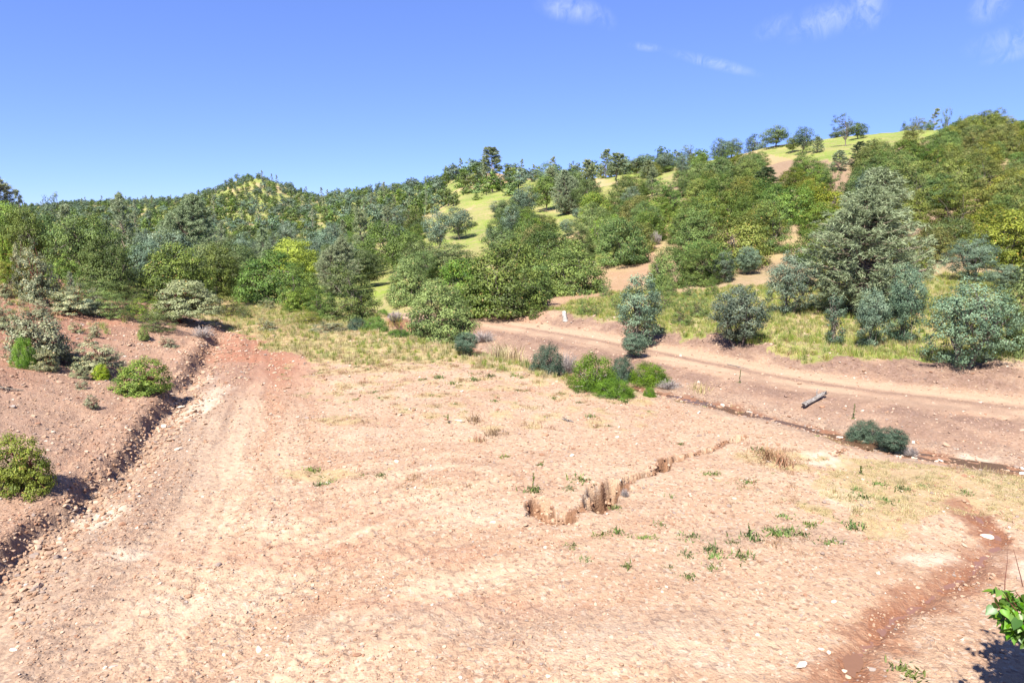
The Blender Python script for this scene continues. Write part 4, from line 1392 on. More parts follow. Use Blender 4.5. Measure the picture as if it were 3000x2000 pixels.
M_ = [
 # kind, name, u, base v, top v, width, Y or None, label
 ('bushB', 'oak_tree', 872, 912, 842, 95, None, 'small bright green oak shrub left of the dry grass point'),
 ('bushC', 'oak_tree', 955, 930, 840, 88, None, 'rounded green oak shrub beside the bright green one'),
 ('bdarkC', 'oak_tree', 1045, 938, 772, 150, None, 'dark green oak left of the creek gap'),
 ('manzB', 'manzanita_shrub', 787, 905, 873, 46, None, 'small silvery shrub before the big rounded oak'),
 ('smallA', 'brown_bush', 787, 967, 932, 60, None, 'lone brownish bush in the dry grass beyond the track'),
 ('manzB', 'brush', 972, 972, 940, 95, None, 'low grey-green brush at the far lip of the dry grass'),
 ('scrubA', 'brush', 905, 945, 920, 80, None, 'low olive brush along the grassy edge'),
 ('creekW', 'creek_shrub', 1046, 965, 930, 60, None, 'greyish low shrub at the creek gap'),
 ('willowA', 'creek_shrub', 1100, 968, 925, 74, None, 'bright green low willow in the creek gap'),
 ('willowA', 'creek_shrub', 1168, 985, 963, 66, None, 'flat dark green mat of willow before the light green oak'),
 ('willowA', 'creek_shrub', 1120, 922, 905, 36, None, 'tiny bright green shrub far up the creek gap'),
 ('bushA', 'oak_tree', 1290, 988, 820, 205, None, 'light green spreading oak beside the creek'),
 ('bushA', 'oak_tree', 1470, 915, 712, 270, None, 'largest dark green oak thicket above the road'),
 ('bushA', 'oak_tree', 1672, 858, 706, 205, None, 'second large green oak thicket where the bare path starts'),
 ('bushB', 'oak_tree', 1375, 925, 760, 150, None, 'green oak joined to the left side of the largest thicket'),
 ('bushC', 'oak_tree', 1565, 880, 735, 110, None, 'green oak between the two large thickets'),
 ('bushB', 'oak_tree', 1190, 0, 752, 125, 55, 'green oak behind the creek gap'),
 ('oakB', 'oak_tree', 1320, 0, 712, 125, 66, 'dull green oak behind the largest thicket'),
 ('oakA', 'oak_tree', 1240, 0, 735, 110, 64, 'dull green oak above the light green spreading oak'),
 ('manzB', 'manzanita_shrub', 1332, 0, 810, 50, 50, 'pale silvery shrub between the oaks above the light green oak'),
 ('manzA', 'manzanita_shrub', 1500, 925, 858, 85, None, 'silver-grey shrub at the foot of the largest thicket'),
 ('bushB', 'oak_tree', 1830, 772, 640, 150, None, 'rounded oak left of the bare path upslope'),
 ('bushC', 'oak_tree', 1703, 0, 648, 85, 72, 'smaller rounded oak behind the second thicket'),
 ('bushB', 'oak_tree', 1948, 848, 722, 110, None, 'rounded green oak right of the bare path'),
 ('bushC', 'oak_tree', 2040, 832, 705, 110, None, 'rounded green oak next to the one right of the bare path'),
 ('tealC', 'oak_tree', 1365, 1040, 972, 74, None, 'small dark blue-green round oak on the creek bank'),
 ('blueB', 'blue_oak', 1868, 1012, 806, 150, None, 'blue oak with a bare waist standing between creek and road'),
 ('blueC', 'blue_oak', 1860, 1047, 975, 90, None, 'low skirt of blue-green oak sprouts under the bare-waisted oak'),
 ('blueC', 'blue_oak', 2160, 1015, 838, 165, None, 'dense blue oak at the edge of the road cut'),
 ('blueA', 'blue_oak', 2312, 922, 738, 165, None, 'blue oak with open lower branches left of the big grey pine'),
 ('blueB', 'blue_oak', 2118, 828, 738, 75, None, 'small blue oak behind the dense roadside one'),
 ('blueC', 'blue_oak', 2190, 805, 722, 75, None, 'grey-blue oak at the foot of the brushy hillside'),
 ('sapling', 'blue_oak', 2440, 1012, 858, 66, None, 'slim blue oak sapling, leftmost of the three below the big pine'),
 ('blueB', 'blue_oak', 2548, 1015, 845, 108, None, 'blue oak sapling, middle of the three below the big pine'),
 ('blueB', 'blue_oak', 2640, 1002, 775, 118, None, 'tall pale blue oak, rightmost of the three below the big pine'),
 ('blueA', 'blue_oak', 2822, 1082, 815, 250, None, 'large blue oak by the road casting a dark shadow'),
 ('blueA', 'blue_oak', 2850, 828, 690, 135, None, 'flat-topped blue oak behind the large roadside one'),
 ('bdarkA', 'oak_tree', 2995, 1035, 770, 190, None, 'dark olive oak cut by the right edge'),
 ('blueC', 'blue_oak', 2950, 850, 775, 110, None, 'pale blue oak sprouts before the right edge oak'),
 ('pineA', 'grey_pine', 2527, 925, 497, 285, None, 'big twin-topped grey pine on the grassy slope'),
 ('pineG', 'conifer', 2225, 0, 490, 78, 92, 'dark narrow conifer on the brushy hillside'),
 # clearing on the middle hill
 ('boakA', 'blue_oak', 1345, 702, 605, 90, None, 'blue oak with its round shadow in the green clearing'),
 ('boakB', 'blue_oak', 1460, 636, 588, 55, None, 'small blue oak at the upper edge of the green clearing'),
 ('boakA', 'oak_tree', 1516, 630, 570, 58, None, 'round dark oak right of the small oak at the clearing edge'),
 ('boakG', 'oak_tree', 1570, 688, 630, 68, None, 'blue-green oak on the right border of the clearing'),
 ('boakG', 'oak_tree', 1472, 698, 630, 62, None, 'dark oak at the lower border of the clearing'),
 ('boakB', 'oak_tree', 1446, 722, 662, 46, None, 'dusty blue oak beneath the dark oak at the clearing border'),
 ('boakA', 'blue_oak', 1690, 645, 608, 32, None, 'tiny blue oak on the tan upper patch'),
 ('boakG', 'oak_tree', 1733, 655, 612, 42, None, 'round green oak beside the tiny blue oak'),
 ('farBush', 'oak_shrub', 1619, 676, 648, 22, None, 'small teal shrub standing alone on tan grass'),
 ('boakA', 'oak_tree', 1660, 692, 640, 46, None, 'grey-green round oak right of the lone teal shrub'),
 ('farBush', 'oak_shrub', 1390, 662, 650, 26, None, 'low sprawling shrubs in the middle of the clearing'),
 # crest of the middle hill
 ('pineD', 'leaning_pine', 1445, 552, 432, 58, None, 'leaning sparse grey pine standing alone on the bare knob'),
 ('boakA', 'oak_tree', 1608, 0, 476, 68, 185, 'dark broad oak on the crest right of the bare knob'),
 ('pineB', 'grey_pine', 1617, 572, 490, 55, None, 'grey pine in front of the dark crest oak'),
 ('pineA', 'grey_pine', 1663, 628, 500, 78, None, 'broad grey pine, largest of the crest group'),
 ('pineC', 'grey_pine', 1722, 572, 468, 56, None, 'pointed grey pine right of the broad crest pine'),
 ('boakB', 'oak_tree', 1686, 0, 497, 30, 200, 'small dark oak between the crest pines'),
 ('boakB', 'blue_oak', 1745, 615, 575, 34, None, 'small blue oak below the pointed crest pine'),
 ('pineB', 'grey_pine', 1775, 522, 437, 46, None, 'tall grey pine, leftmost of the trio on the green skyline'),
 ('pineD', 'grey_pine', 1808, 545, 447, 52, None, 'dark-trunked pine, middle of the trio on the green skyline'),
 ('boakA', 'oak_tree', 1838, 0, 468, 44, 205, 'low oak, rightmost of the trio on the green skyline'),
 ('boakA', 'oak_tree', 1880, 0, 452, 78, 195, 'broad dark oak on the skyline right of the trio'),
 ('pineC', 'grey_pine', 1890, 0, 470, 46, 160, 'grey pine in front of the broad skyline oak'),
 ('bdarkC', 'oak_tree', 1862, 592, 512, 90, None, 'dark olive oak below the skyline pines'),
 ('pineB', 'grey_pine', 1910, 575, 490, 40, None, 'thin grey pine right of the dark olive oak'),
 ('boakA', 'oak_tree', 1948, 506, 445, 60, None, 'dark oak on the skyline above a green gap'),
 ('boakG', 'oak_tree', 1948, 0, 490, 32, 170, 'small teal oak in the green gap under the skyline oak'),
 ('boakC', 'oak_tree', 2006, 0, 425, 46, 195, 'open-crowned oak on the skyline left of the long oak row'),
 ('boakB', 'oak_tree', 2094, 462, 406, 52, None, 'first oak of the long skyline row'),
 ('boakA', 'oak_tree', 2142, 464, 408, 66, None, 'second oak of the long skyline row'),
 ('boakB', 'oak_tree', 2195, 444, 392, 60, None, 'pale-trunked oak, third of the long skyline row'),
 ('boakG', 'oak_tree', 2273, 432, 370, 76, None, 'tall dark oak, fourth of the long skyline row'),
 ('boakG', 'oak_tree', 2322, 447, 398, 44, None, 'short dark oak beside the fourth skyline oak'),
 ('boakB', 'oak_tree', 2357, 452, 371, 56, None, 'tall oak at the left side of the sunny ridge meadow'),
 ('pineC', 'conifer', 2395, 448, 400, 32, None, 'small pointed conifer in the ridge meadow'),
 ('boakG', 'oak_tree', 2420, 0, 385, 44, 185, 'low dark oaks behind the ridge meadow conifer'),
 ('boakC', 'oak_tree', 2475, 428, 333, 58, None, 'tallest white-trunked oak on the ridge'),
 ('boakG', 'oak_tree', 2512, 408, 358, 56, None, 'dark spreading oak right of the tallest ridge oak'),
 ('boakG', 'oak_tree', 2450, 0, 378, 40, 180, 'dark round oak left of the tallest ridge oak'),
 ('boakG', 'oak_tree', 2612, 384, 359, 28, None, 'little dark oak on the ridge meadow skyline'),
 ('boakC', 'oak_tree', 2647, 381, 340, 32, None, 'slim umbrella-shaped oak on the ridge'),
 ('boakG', 'oak_tree', 2680, 0, 357, 30, 170, 'short oak between the umbrella oak and the pointed pine'),
 ('pineE', 'pine', 2696, 378, 317, 34, None, 'pointed dark pine on the ridge'),
 ('boakC', 'oak_tree', 2730, 371, 317, 34, None, 'tall slim oak right of the pointed ridge pine'),
 ('boakG', 'oak_tree', 2763, 376, 343, 36, None, 'round dark oak on the ridge before the brush begins'),
 ('pineE', 'pine', 2787, 374, 349, 14, None, 'tiny spire-like tree on the ridge'),
 ('oakG', 'oak_tree', 2857, 0, 334, 58, 155, 'yellow-green oak standing above the brush on the ridge'),
 ('oakG', 'oak_tree', 2975, 0, 336, 60, 150, 'olive oak on the ridge by the right edge'),
 ('oakB', 'oak_tree', 2550, 468, 410, 40, None, 'dark green oak at the lower edge of the ridge meadow'),
 ('boliveC', 'oak_tree', 2590, 470, 418, 44, None, 'round olive oak right of the dark oak at the ridge meadow'),
 ('pineG', 'conifer', 2512, 488, 415, 48, None, 'dark olive conifer under the ridge meadow'),
 ('pineC', 'grey_pine', 2455, 500, 440, 46, None, 'small silvery pine beneath the ridge meadow'),
 # far skyline
 ('farPine', 'conifer', 1252, 543, 523, 10, None, 'tiny dark conifer on the far skyline left of the bare knob'),
 ('farOakB', 'oak_tree', 1085, 0, 545, 20, 500, 'darkest round oak on the far skyline'),
 ('farOakA', 'oak_tree', 714, 540, 518, 13, None, 'lone round-headed tree on the left shoulder of the pointed hill'),
 ('farOakA', 'oak_tree', 776, 0, 518, 16, 598, 'dark oak at the very top of the pointed hill'),
 ('farOakA', 'oak_tree', 682, 550, 530, 16, None, 'tree with a flat crown on the left flank of the pointed hill'),
]
for k, nm, u, vb, vt, w, Y, lab in M_:
    try:
        plant(k, nm, u, vb if vb else 800, vt, w, lab, Y=None if Y is None else float(Y))
    except ValueError as e:
        plant(k, nm, u, 800, vt, w, lab, Y=210.0)
        print('FALLBACK', e, lab)

# creek side thicket in the middle
T_ = [
 ('creekW', 'creek_shrub', 1606, 1092, 1005, 98, 'blue-green willow shrub at the left end of the creek thicket'),
 ('willowA', 'creek_shrub', 1740, 1140, 1035, 140, 'vivid green willow, tallest of the creek thicket'),
 ('willowA', 'creek_shrub', 1800, 1158, 1108, 120, 'vivid green low willow at the front of the creek thicket'),
 ('creekW', 'creek_shrub', 1822, 1112, 1042, 80, 'grey-green willow in the middle of the creek thicket'),
 ('willowA', 'creek_shrub', 1900, 1118, 1062, 115, 'vivid green willow at the right end of the creek thicket'),
 ('willowA', 'creek_shrub', 1902, 1160, 1130, 38, 'tiny green bush on stones by the creek water'),
 ('teal', None, 0, 0, 0, 0, ''),
]
for k, nm, u, vb, vt, w, lab in T_:
    if nm:
        plant(k, nm, u, vb, vt, w, lab, cat='shrub')
plant('creekW', 'creek_shrub', 2535, 1285, 1228, 100, 'dark green leafy shrub on the right part of the creek, left lobe', cat='shrub')
plant('tealC', 'creek_shrub', 2612, 1325, 1258, 95, 'dark green leafy shrub on the right part of the creek, right lobe', cat='shrub')


def brush_thing(u, vb, vt, w, seed, label, n=130, r=.006):
    X, Y, Z = W([u], [vb])
    X, Y, Z = float(X[0]), float(Y[0]), float(Z[0])
    h = CAM_H + float(ray(u, vt)[1]) * Y - Z
    ww = w / FPX * Y
    me = dead_brush(seed, max(h, .15), ww, n, r).mesh('dead_brush', [MT['twig']])
    o = bpy.data.objects.new('dead_brush', me)
    link(o)
    o.location = (X, Y, Z - .02)
    tag(o, label, 'dead bush')


brush_thing(1664, 1092, 1022, 80, 1, 'bare grey-purple brush between the willows of the creek thicket', 260, .007)
brush_thing(1418, 1000, 964, 85, 2, 'flat heap of bare grey twigs beside the road', 240, .008)
brush_thing(1960, 1137, 1106, 92, 3, 'low tangle of bare twigs right of the creek thicket', 200, .006)
brush_thing(2665, 1335, 1300, 62, 4, 'small bare grey bush right of the dark green creek shrub', 150, .005)
brush_thing(595, 990, 945, 75, 5, 'bare grey fallen branches under the dome-shaped manzanita', 160, .008)
brush_thing(1160, 940, 905, 55, 6, 'brown leafless bush left of the light green oak', 200, .01)
brush_thing(1919, 718, 672, 40, 7, 'bare purple-grey bush where the path meets the brush', 220, .02)
brush_thing(1052, 800, 745, 26, 8, 'pale leafless snag beyond the creek gap', 90, .03)
brush_thing(1830, 1452, 1425, 34, 9, 'small grey dead bush inside the gully', 150, .003)

# ------------------------------------------------------------------ fill-in woodland, world-space scatter
GRID = {}


def _free(x, y, rad):
    k = (int(x // 8), int(y // 8))
    for i in (-1, 0, 1):
        for j in (-1, 0, 1):
            for (a, b, q) in GRID.get((k[0] + i, k[1] + j), ()):
                if (a - x) ** 2 + (b - y) ** 2 < (rad + q) ** 2:
                    return False
    return True


def _put(x, y, rad):
    GRID.setdefault((int(x // 8), int(y // 8)), []).append((x, y, rad))


for x, y, q in PLACED:
    _put(x, y, min(q, 3.5))

CLEARINGS = [
    [(1285, 770), (1290, 700), (1340, 640), (1400, 600), (1450, 575), (1490, 590), (1500, 640), (1440, 700), (1420, 730)],
    [(1590, 640), (1620, 600), (1690, 605), (1720, 640), (1700, 650), (1650, 640), (1640, 700), (1610, 700)],
    [(1750, 590), (1760, 525), (1820, 520), (1850, 540), (1800, 600)],
    [(1925, 560), (1920, 515), (1975, 500), (1985, 560)],
    [(2220, 400), (2220, 462), (2320, 480), (2400, 488), (2500, 490), (2580, 468), (2640, 448), (2700, 415), (2740, 390), (2745, 300)],
    [(1640, 920), (1760, 850), (1790, 800), (1800, 775), (1905, 715), (1935, 715), (1905, 790), (1895, 850), (1800, 880)],
    [(1420, 500), (1480, 495), (1490, 545), (1430, 560)],
    [(560, 900), (700, 875), (830, 905), (830, 960), (560, 960)],
    [(1080, 860), (1150, 860), (1180, 960), (1080, 960)],
    [(1900, 860), (2080, 835), (2300, 815), (3100, 795), (3100, 1200), (1900, 1200)],
    [(660, 590), (700, 560), (760, 535), (800, 545), (780, 580), (700, 600)],
]
FILL = []      # x, y, kind name, prototype list, region


def scatter(n, ymin, ymax, umin, umax, rad, pick, seed, reg, extra=None):
    rng = np.random.RandomState(seed)
    Y = np.sqrt(rng.uniform(ymin ** 2, ymax ** 2, n))
    s = (rng.uniform(umin, umax, n) - 1500) / 1971.0
    X = s * Y
    Z = H(X, Y, False)
    uu, vv = project(X, Y, Z)
    ok = np.ones(n, bool)
    for P in CLEARINGS:
        ok &= ~inpoly(uu, vv, P)
    order = np.arange(n)
    out = []
    for i in order:
        if not ok[i]:
            continue
        x, y = X[i], Y[i]
        if extra is not None and not extra(x, y, uu[i], vv[i], rng):
            continue
        rr = rad * rng.uniform(.8, 1.2)
        if not _free(x, y, rr * .5):
            continue
        _put(x, y, rr * .5)
        out.append((x, y, float(Z[i]), uu[i], vv[i], pick(rng, uu[i], vv[i], y), reg))
    return out


def visible_filter(items, hgt=4.0):
    """drop those whose tops are hidden by the lie of the land"""
    keep = []
    if not items:
        return keep
    A = np.array([(a[0], a[1], a[2]) for a in items])
    t = np.linspace(.15, .97, 50)
    xs = A[:, 0:1] * t
    ys = A[:, 1:2] * t
    top = A[:, 2:3] + hgt
    line = CAM_H + (top - CAM_H) * t
    hid = (H(xs, ys, False) > line).any(1)
    return [a for a, h in zip(items, hid) if not h]


def keep_views_open(items, hgt):
    """drop trees that would stand in front of the open meadows"""
    out = []
    for it in items:
        x, y, z, u, v, k, reg = it
        tu, tv = project(x, y, z + hgt)
        bad = bool(tv < np.interp(tu, SKY_U, SKY_V))
        for f in (.25, .5, .75, 1.0):
            uu_, vv_ = project(x, y, z + hgt * f)
            for du in (-25, 0, 25):
                for P in OPEN_VIEWS:
                    if inpoly(np.array([uu_ + du]), np.array([vv_]), P)[0]:
                        bad = True
        if not bad:
            out.append(it)
    return out


SKY_U = [-300, 0, 600, 690, 770, 830, 930, 1200, 1330, 1430, 1500, 1570, 1700, 2000, 2200, 2400, 2560, 2700, 2800, 2900, 3300]
SKY_V = [600, 625, 600, 590, 585, 590, 600, 585, 575, 545, 540, 520, 492, 462, 434, 428, 410, 378, 350, 325, 300]
OPEN_VIEWS = [[(1300, 740), (1320, 690), (1350, 650), (1400, 610), (1440, 600), (1430, 640), (1425, 680), (1410, 730)],
              [(1610, 680), (1610, 625), (1640, 612), (1690, 618), (1710, 640), (1640, 650)],
              [(1755, 580), (1760, 528), (1815, 530), (1800, 570)], [(1925, 545), (1925, 515), (1970, 505), (1975, 540)],
              [(2260, 440), (2400, 410), (2500, 392), (2600, 382), (2660, 380), (2580, 412), (2480, 440), (2380, 445)],
              [(1800, 840), (1850, 780), (1920, 725), (1890, 830)], [(620, 575), (700, 545), (800, 540), (820, 575), (720, 610)]]


def pick_brush(rng, u, v, y):
    if u > 2500 + 200 * rng.randn():
        return rng.choice(['boliveA', 'boliveB', 'boliveC', 'bushA', 'bushB'], p=[.3, .28, .2, .1, .12])
    return rng.choice(['bushA', 'bushB', 'bushC', 'boliveB', 'bdarkC', 'boakB', 'bdarkA'], p=[.24, .24, .16, .13, .09, .06, .08])


def pick_valley(rng, u, v, y):
    if y > 150 and u > 1500:
        return rng.choice(['boakA', 'boakB', 'pineC', 'bushC', 'oakB', 'pineB'], p=[.25, .15, .2, .15, .15, .1])
    return rng.choice(['boakA', 'boakB', 'oakA', 'oakB', 'boakG', 'pineC', 'pineB', 'bushA', 'bdarkA'], p=[.12, .10, .13, .15, .14, .08, .04, .14, .10])


brush = scatter(9000, 47, 190, 1880, 3350, 4.35, pick_brush, 5, 'hill',
                lambda x, y, u, v, r: (v < 835 and (u > 1980 or (v > 480 and u > 1880 and v < 840) or u > 2040)))
brush += scatter(2500, 47, 110, 1560, 2000, 4.6, pick_brush, 6, 'mid', lambda x, y, u, v, r: v < 800 and not (u > 1760 and v > 745))
valley = scatter(9000, 62, 250, -250, 1950, 5.7, pick_valley, 8, 'valley', lambda x, y, u, v, r: v < 880 and (u > 1450 or y < 170))
brush = keep_views_open(visible_filter(brush, 3.0), 3.4)
valley = keep_views_open(visible_filter(valley, 6.0), 6.5)

LOOK = {'bushA': ('oak_shrub', 'rounded green brush'), 'bushB': ('oak_shrub', 'rusty-tipped green brush'), 'bushC': ('oak_shrub', 'compact green brush'),
        'boliveA': ('olive_shrub', 'rounded olive brush'), 'boliveB': ('olive_shrub', 'rusty-tipped olive brush'), 'boliveC': ('olive_shrub', 'compact olive brush'),
        'bdarkA': ('dark_shrub', 'rounded dark brush'), 'bdarkC': ('dark_shrub', 'compact dark brush'),
        'boakA': ('blue_oak', 'broad blue-green oak'), 'boakB': ('blue_oak', 'narrow blue-green oak'), 'boakG': ('oak_tree', 'broad deep green oak'),
        'oakA': ('oak_tree', 'full dark green oak'), 'oakB': ('oak_tree', 'narrow dark green oak'), 'pineB': ('grey_pine', 'thin tall grey pine'), 'pineC': ('young_pine', 'cone-shaped grey pine')}
MARKS = [(20, 520, 'left edge pine'), (196, 570, 'open-crowned tree'), (372, 600, 'bare-stemmed pine'), (560, 620, 'tall full pine'), (770, 560, 'pointed hill'),
         (862, 710, 'yellow-green tree'), (988, 740, 'conical pine'), (1130, 850, 'creek gap'), (1290, 850, 'light green oak'), (1345, 660, 'clearing oak'),
         (1445, 520, 'leaning pine'), (1470, 780, 'largest thicket'), (1663, 560, 'broad crest pine'), (1672, 760, 'second thicket'), (1790, 500, 'skyline trio'), (1860, 780, 'bare path'),
         (1948, 480, 'skyline gap'), (2142, 430, 'skyline oak row'), (2225, 560, 'narrow conifer'), (2312, 800, 'open-branched oak'), (2400, 430, 'ridge meadow'), (2475, 380, 'tallest ridge oak'),
         (2527, 640, 'twin-topped pine'), (2696, 350, 'pointed ridge pine'), (2850, 740, 'flat-topped oak'), (2857, 345, 'yellow-green ridge oak'), (2990, 500, 'upper right edge'), (2990, 720, 'lower right edge'),
         (2380, 560, 'upper middle brush'), (2700, 560, 'upper pine-side brush'), (2750, 450, 'brush under the ridge'), (2060, 640, 'path-side brush'), (2250, 700, 'lower middle brush')]


USED_LABELS = set()


def where_label(look, u, v, tall):
    ms = sorted(MARKS, key=lambda m: ((m[0] - u) ** 2 + ((m[1] - v) * 1.6) ** 2))

    def rel(m):
        du, dv = u - m[0], v - m[1]
        d = math.hypot(du, dv)
        w = ('right of' if du > 0 else 'left of') if abs(du) > abs(dv) * 1.3 else ('below' if dv > 0 else 'above')
        return ('just ' if d < 55 else 'far ' if d > 140 else '') + w + ' the ' + m[2]
    tries = [look + ' ' + rel(ms[0]), tall + ' ' + look + ' ' + rel(ms[0])]
    tries += [look + ' ' + rel(ms[0]) + ', ' + rel(m) for m in ms[1:9]]
    tries += [tall + ' ' + look + ' ' + rel(ms[0]) + ', ' + rel(m) for m in ms[1:9]]
    tries = [t for t in tries if len(t.replace('-', ' ').split()) <= 16]
    for t in tries:
        if t not in USED_LABELS:
            USED_LABELS.add(t)
            return t
    return tries[0]


def seen_size(it):
    return it[1]


INDIV, REST = [], []
for lst, lim in ((brush, 290), (valley, 290)):
    inside = [a for a in lst if -80 < a[3] < 3080]
    outside = [a for a in lst if not (-80 < a[3] < 3080)]
    inside.sort(key=seen_size)
    INDIV += inside[:lim]
    REST += inside[lim:] + outside
rngF = np.random.RandomState(77)
for (x, y, z, u, v, k, reg) in INDIV:
    nm, look = LOOK[k]
    s = rngF.uniform(.8, 1.2) * (1.0 if reg != 'hill' else .93)
    if reg == 'valley' and u < 1500:
        s *= .80
    sz = s * rngF.uniform(.85, 1.15)
    if reg in ('hill', 'mid') and k.startswith('boak'):
        s, sz = s * .6, sz * .6
    far = y > 150
    kk = k
    o = copies_of(kk, nm, (x, y, z - .08), rngF.rand() * 6.28, s, sz, where_label(look, u, v, 'large' if s > 1.02 else 'small'), PROTO[k]['cat'] if 'pine' in k else ('shrub' if 'shrub' in nm else 'tree'),
                  {'hill': 'brush covering the right hillside', 'mid': 'scrub oaks beside the bare path', 'valley': 'trees of the valley and middle hill'}[reg])
    o.rotation_euler[0] = rngF.normal() * .05
    o.rotation_euler[1] = rngF.normal() * .05


# ------------------------------------------------------------------ things nobody could count: geometry-node masses
def mass(name, items, sources, label, mats_from=None):
    """items: rows x, y, z, rz, sx, sz, index into sources"""
    A = np.array(items, float)
    me = bpy.data.meshes.new(name)
    me.vertices.add(len(A))
    me.vertices.foreach_set('co', A[:, :3].astype(np.float32).ravel())
    a = me.attributes.new('p_rot', 'FLOAT_VECTOR', 'POINT')
    rot = np.zeros((len(A), 3), np.float32)
    rot[:, 2] = A[:, 3]
    if A.shape[1] > 7:
        rot[:, 0] = A[:, 7]
        rot[:, 1] = A[:, 8]
    a.data.foreach_set('vector', rot.ravel())
    a = me.attributes.new('p_scale', 'FLOAT_VECTOR', 'POINT')
    a.data.foreach_set('vector', A[:, [4, 4, 5]].astype(np.float32).ravel())
    a = me.attributes.new('p_idx', 'INT', 'POINT')
    a.data.foreach_set('value', A[:, 6].astype(np.int32))
    o = bpy.data.objects.new(name, me)
    link(o)
    tag(o, label, None, None, 'stuff')
    ng = bpy.data.node_groups.new(name, 'GeometryNodeTree')
    ng.interface.new_socket('Geometry', in_out='INPUT', socket_type='NodeSocketGeometry')
    ng.interface.new_socket('Geometry', in_out='OUTPUT', socket_type='NodeSocketGeometry')
    N, L = ng.nodes, ng.links
    gi = N.new('NodeGroupInput')
    go = N.new('NodeGroupOutput')
    iop = N.new('GeometryNodeInstanceOnPoints')
    L.new(gi.outputs[0], iop.inputs['Points'])
    jg = N.new('GeometryNodeJoinGeometry')
    for src in reversed(sources):
        oi = N.new('GeometryNodeObjectInfo')
        oi.transform_space = 'ORIGINAL'
        oi.inputs['Object'].default_value = src
        oi.inputs['As Instance'].default_value = True
        L.new(oi.outputs['Geometry'], jg.inputs[0])
    L.new(jg.outputs[0], iop.inputs['Instance'])
    iop.inputs['Pick Instance'].default_value = True

    def na(nm, ty):
        n = N.new('GeometryNodeInputNamedAttribute')
        n.data_type = ty
        n.inputs['Name'].default_value = nm
        return next(s for s in n.outputs if s.enabled and s.name == 'Attribute')
    L.new(na('p_idx', 'INT'), iop.inputs['Instance Index'])
    er = N.new('FunctionNodeEulerToRotation')
    L.new(na('p_rot', 'FLOAT_VECTOR'), er.inputs[0])
    L.new(er.outputs[0], iop.inputs['Rotation'])
    L.new(na('p_scale', 'FLOAT_VECTOR'), iop.inputs['Scale'])
    L.new(iop.outputs[0], go.inputs[0])
    md = o.modifiers.new('scatter', 'NODES')
    md.node_group = ng
    return o


def first_far(kind, u, Y, vt_h, label, name):
    """a real far tree that also lends its mesh to the mass of far trees"""
    X = (u - 1500) / 1971.0 * Y
    Z = float(H(np.array([X]), np.array([float(Y)]), False)[0])
    p = PROTO[kind]
    o = copies_of(kind, name, (X, Y, Z - .1), u % 6.28, vt_h / p['h'], vt_h / p['h'], label)
    return o


def in_frame_plane(o):
    return o


farsrc = [first_far('farOakA', 640, 630, 7.5, 'bushy oak on the skyline left of the pointed hill', 'oak_tree'),
          first_far('farOakB', 905, 585, 7.0, 'dark oak on the right slope of the pointed hill', 'oak_tree'),
          first_far('farBush', 1150, 430, 4.0, 'dark scrub on the far ridge between pointed hill and knob', 'oak_shrub'),
          first_far('farPine', 430, 420, 10.0, 'distant grey pine beneath the left skyline', 'pine_tree'),
          first_far('farGreen', 1240, 330, 6.0, 'far green oak beneath the tiny dark conifer', 'oak_tree'),
          first_far('farOlive', 1180, 400, 4.0, 'far olive scrub on the slope left of the knob', 'olive_shrub')]
for o in farsrc:
    PLACED.append((o.location.x, o.location.y, 2))
midkinds = ['bushA', 'boliveA', 'boliveB', 'boakA', 'oakB', 'pineC', 'bushB', 'bushC', 'boliveC', 'bdarkC', 'boakB', 'bdarkA', 'oakA', 'boakG', 'pineB']
src_crown = {}
for o in list(COL.objects):
    if o.parent is not None and o.type == 'MESH':
        for k in midkinds:
            if k not in src_crown and 'crown' in PROTO[k] and o.data == PROTO[k]['crown']:
                src_crown[k] = o
kinds_present = [k for k in midkinds if k in src_crown]
rows = []
for (x, y, z, u, v, k, reg) in REST:
    if k in kinds_present:
        s = rngF.uniform(.8, 1.2) * (.62 if (reg != 'valley' and k.startswith('boak')) else .95)
        rows.append((x, y, z - .08, rngF.rand() * 6.28, s, s * rngF.uniform(.85, 1.15), kinds_present.index(k)))
print('individuals', len(INDIV), 'rest', len(rows))
if rows:
    mass('woodland', rows, [src_crown[k] for k in kinds_present], 'scattered trees and brush farther up the slopes')

# far hills: oaks dotted over grass, denser in the folds
rng = np.random.RandomState(91)
n = 34000
Y = np.sqrt(rng.uniform(190 ** 2, 900 ** 2, n))
X = (rng.uniform(-450, 2050, n) - 1500) / 1971.0 * Y
Z = H(X, Y, False)
dens = fbm(X / 45, Y / 45, 301, 3)
uu, vv = project(X, Y, Z)
coneh = sstep(170, 60, np.hypot(uu - 770, (vv - 540) * 1.2))
keepp = rng.rand(n) < np.clip(.72 + dens * 1.0 - .15 * coneh, .05, 1)
for P in CLEARINGS[:7]:
    keepp &= ~inpoly(uu, vv, P)
rows = []
items = [(X[i], Y[i], Z[i]) for i in np.where(keepp)[0]]
items = visible_filter(items, 6.0)
GRID2 = {}
for x, y, z in items:
    k = (int(x // 6), int(y // 6))
    md = 4.3 + 2.3 * rng.rand()
    bad = False
    for i in (-1, 0, 1):
        for j in (-1, 0, 1):
            for (a, b) in GRID2.get((k[0] + i, k[1] + j), ()):
                if (a - x) ** 2 + (b - y) ** 2 < md * md:
                    bad = True
    if bad:
        continue
    GRID2.setdefault(k, []).append((x, y))
    s = rng.uniform(.55, 1.05) * (1.0 if y < 450 else .9)
    ki = rng.choice(6, p=[.34, .28, .14, .06, .12, .06])
    rows.append((x, y, z - .1, rng.rand() * 6.28, s, s * rng.uniform(.85, 1.2), ki))
print('far trees', len(rows))
mass('distant_woodland', rows, farsrc, 'oaks and pines dotted over the distant hills')

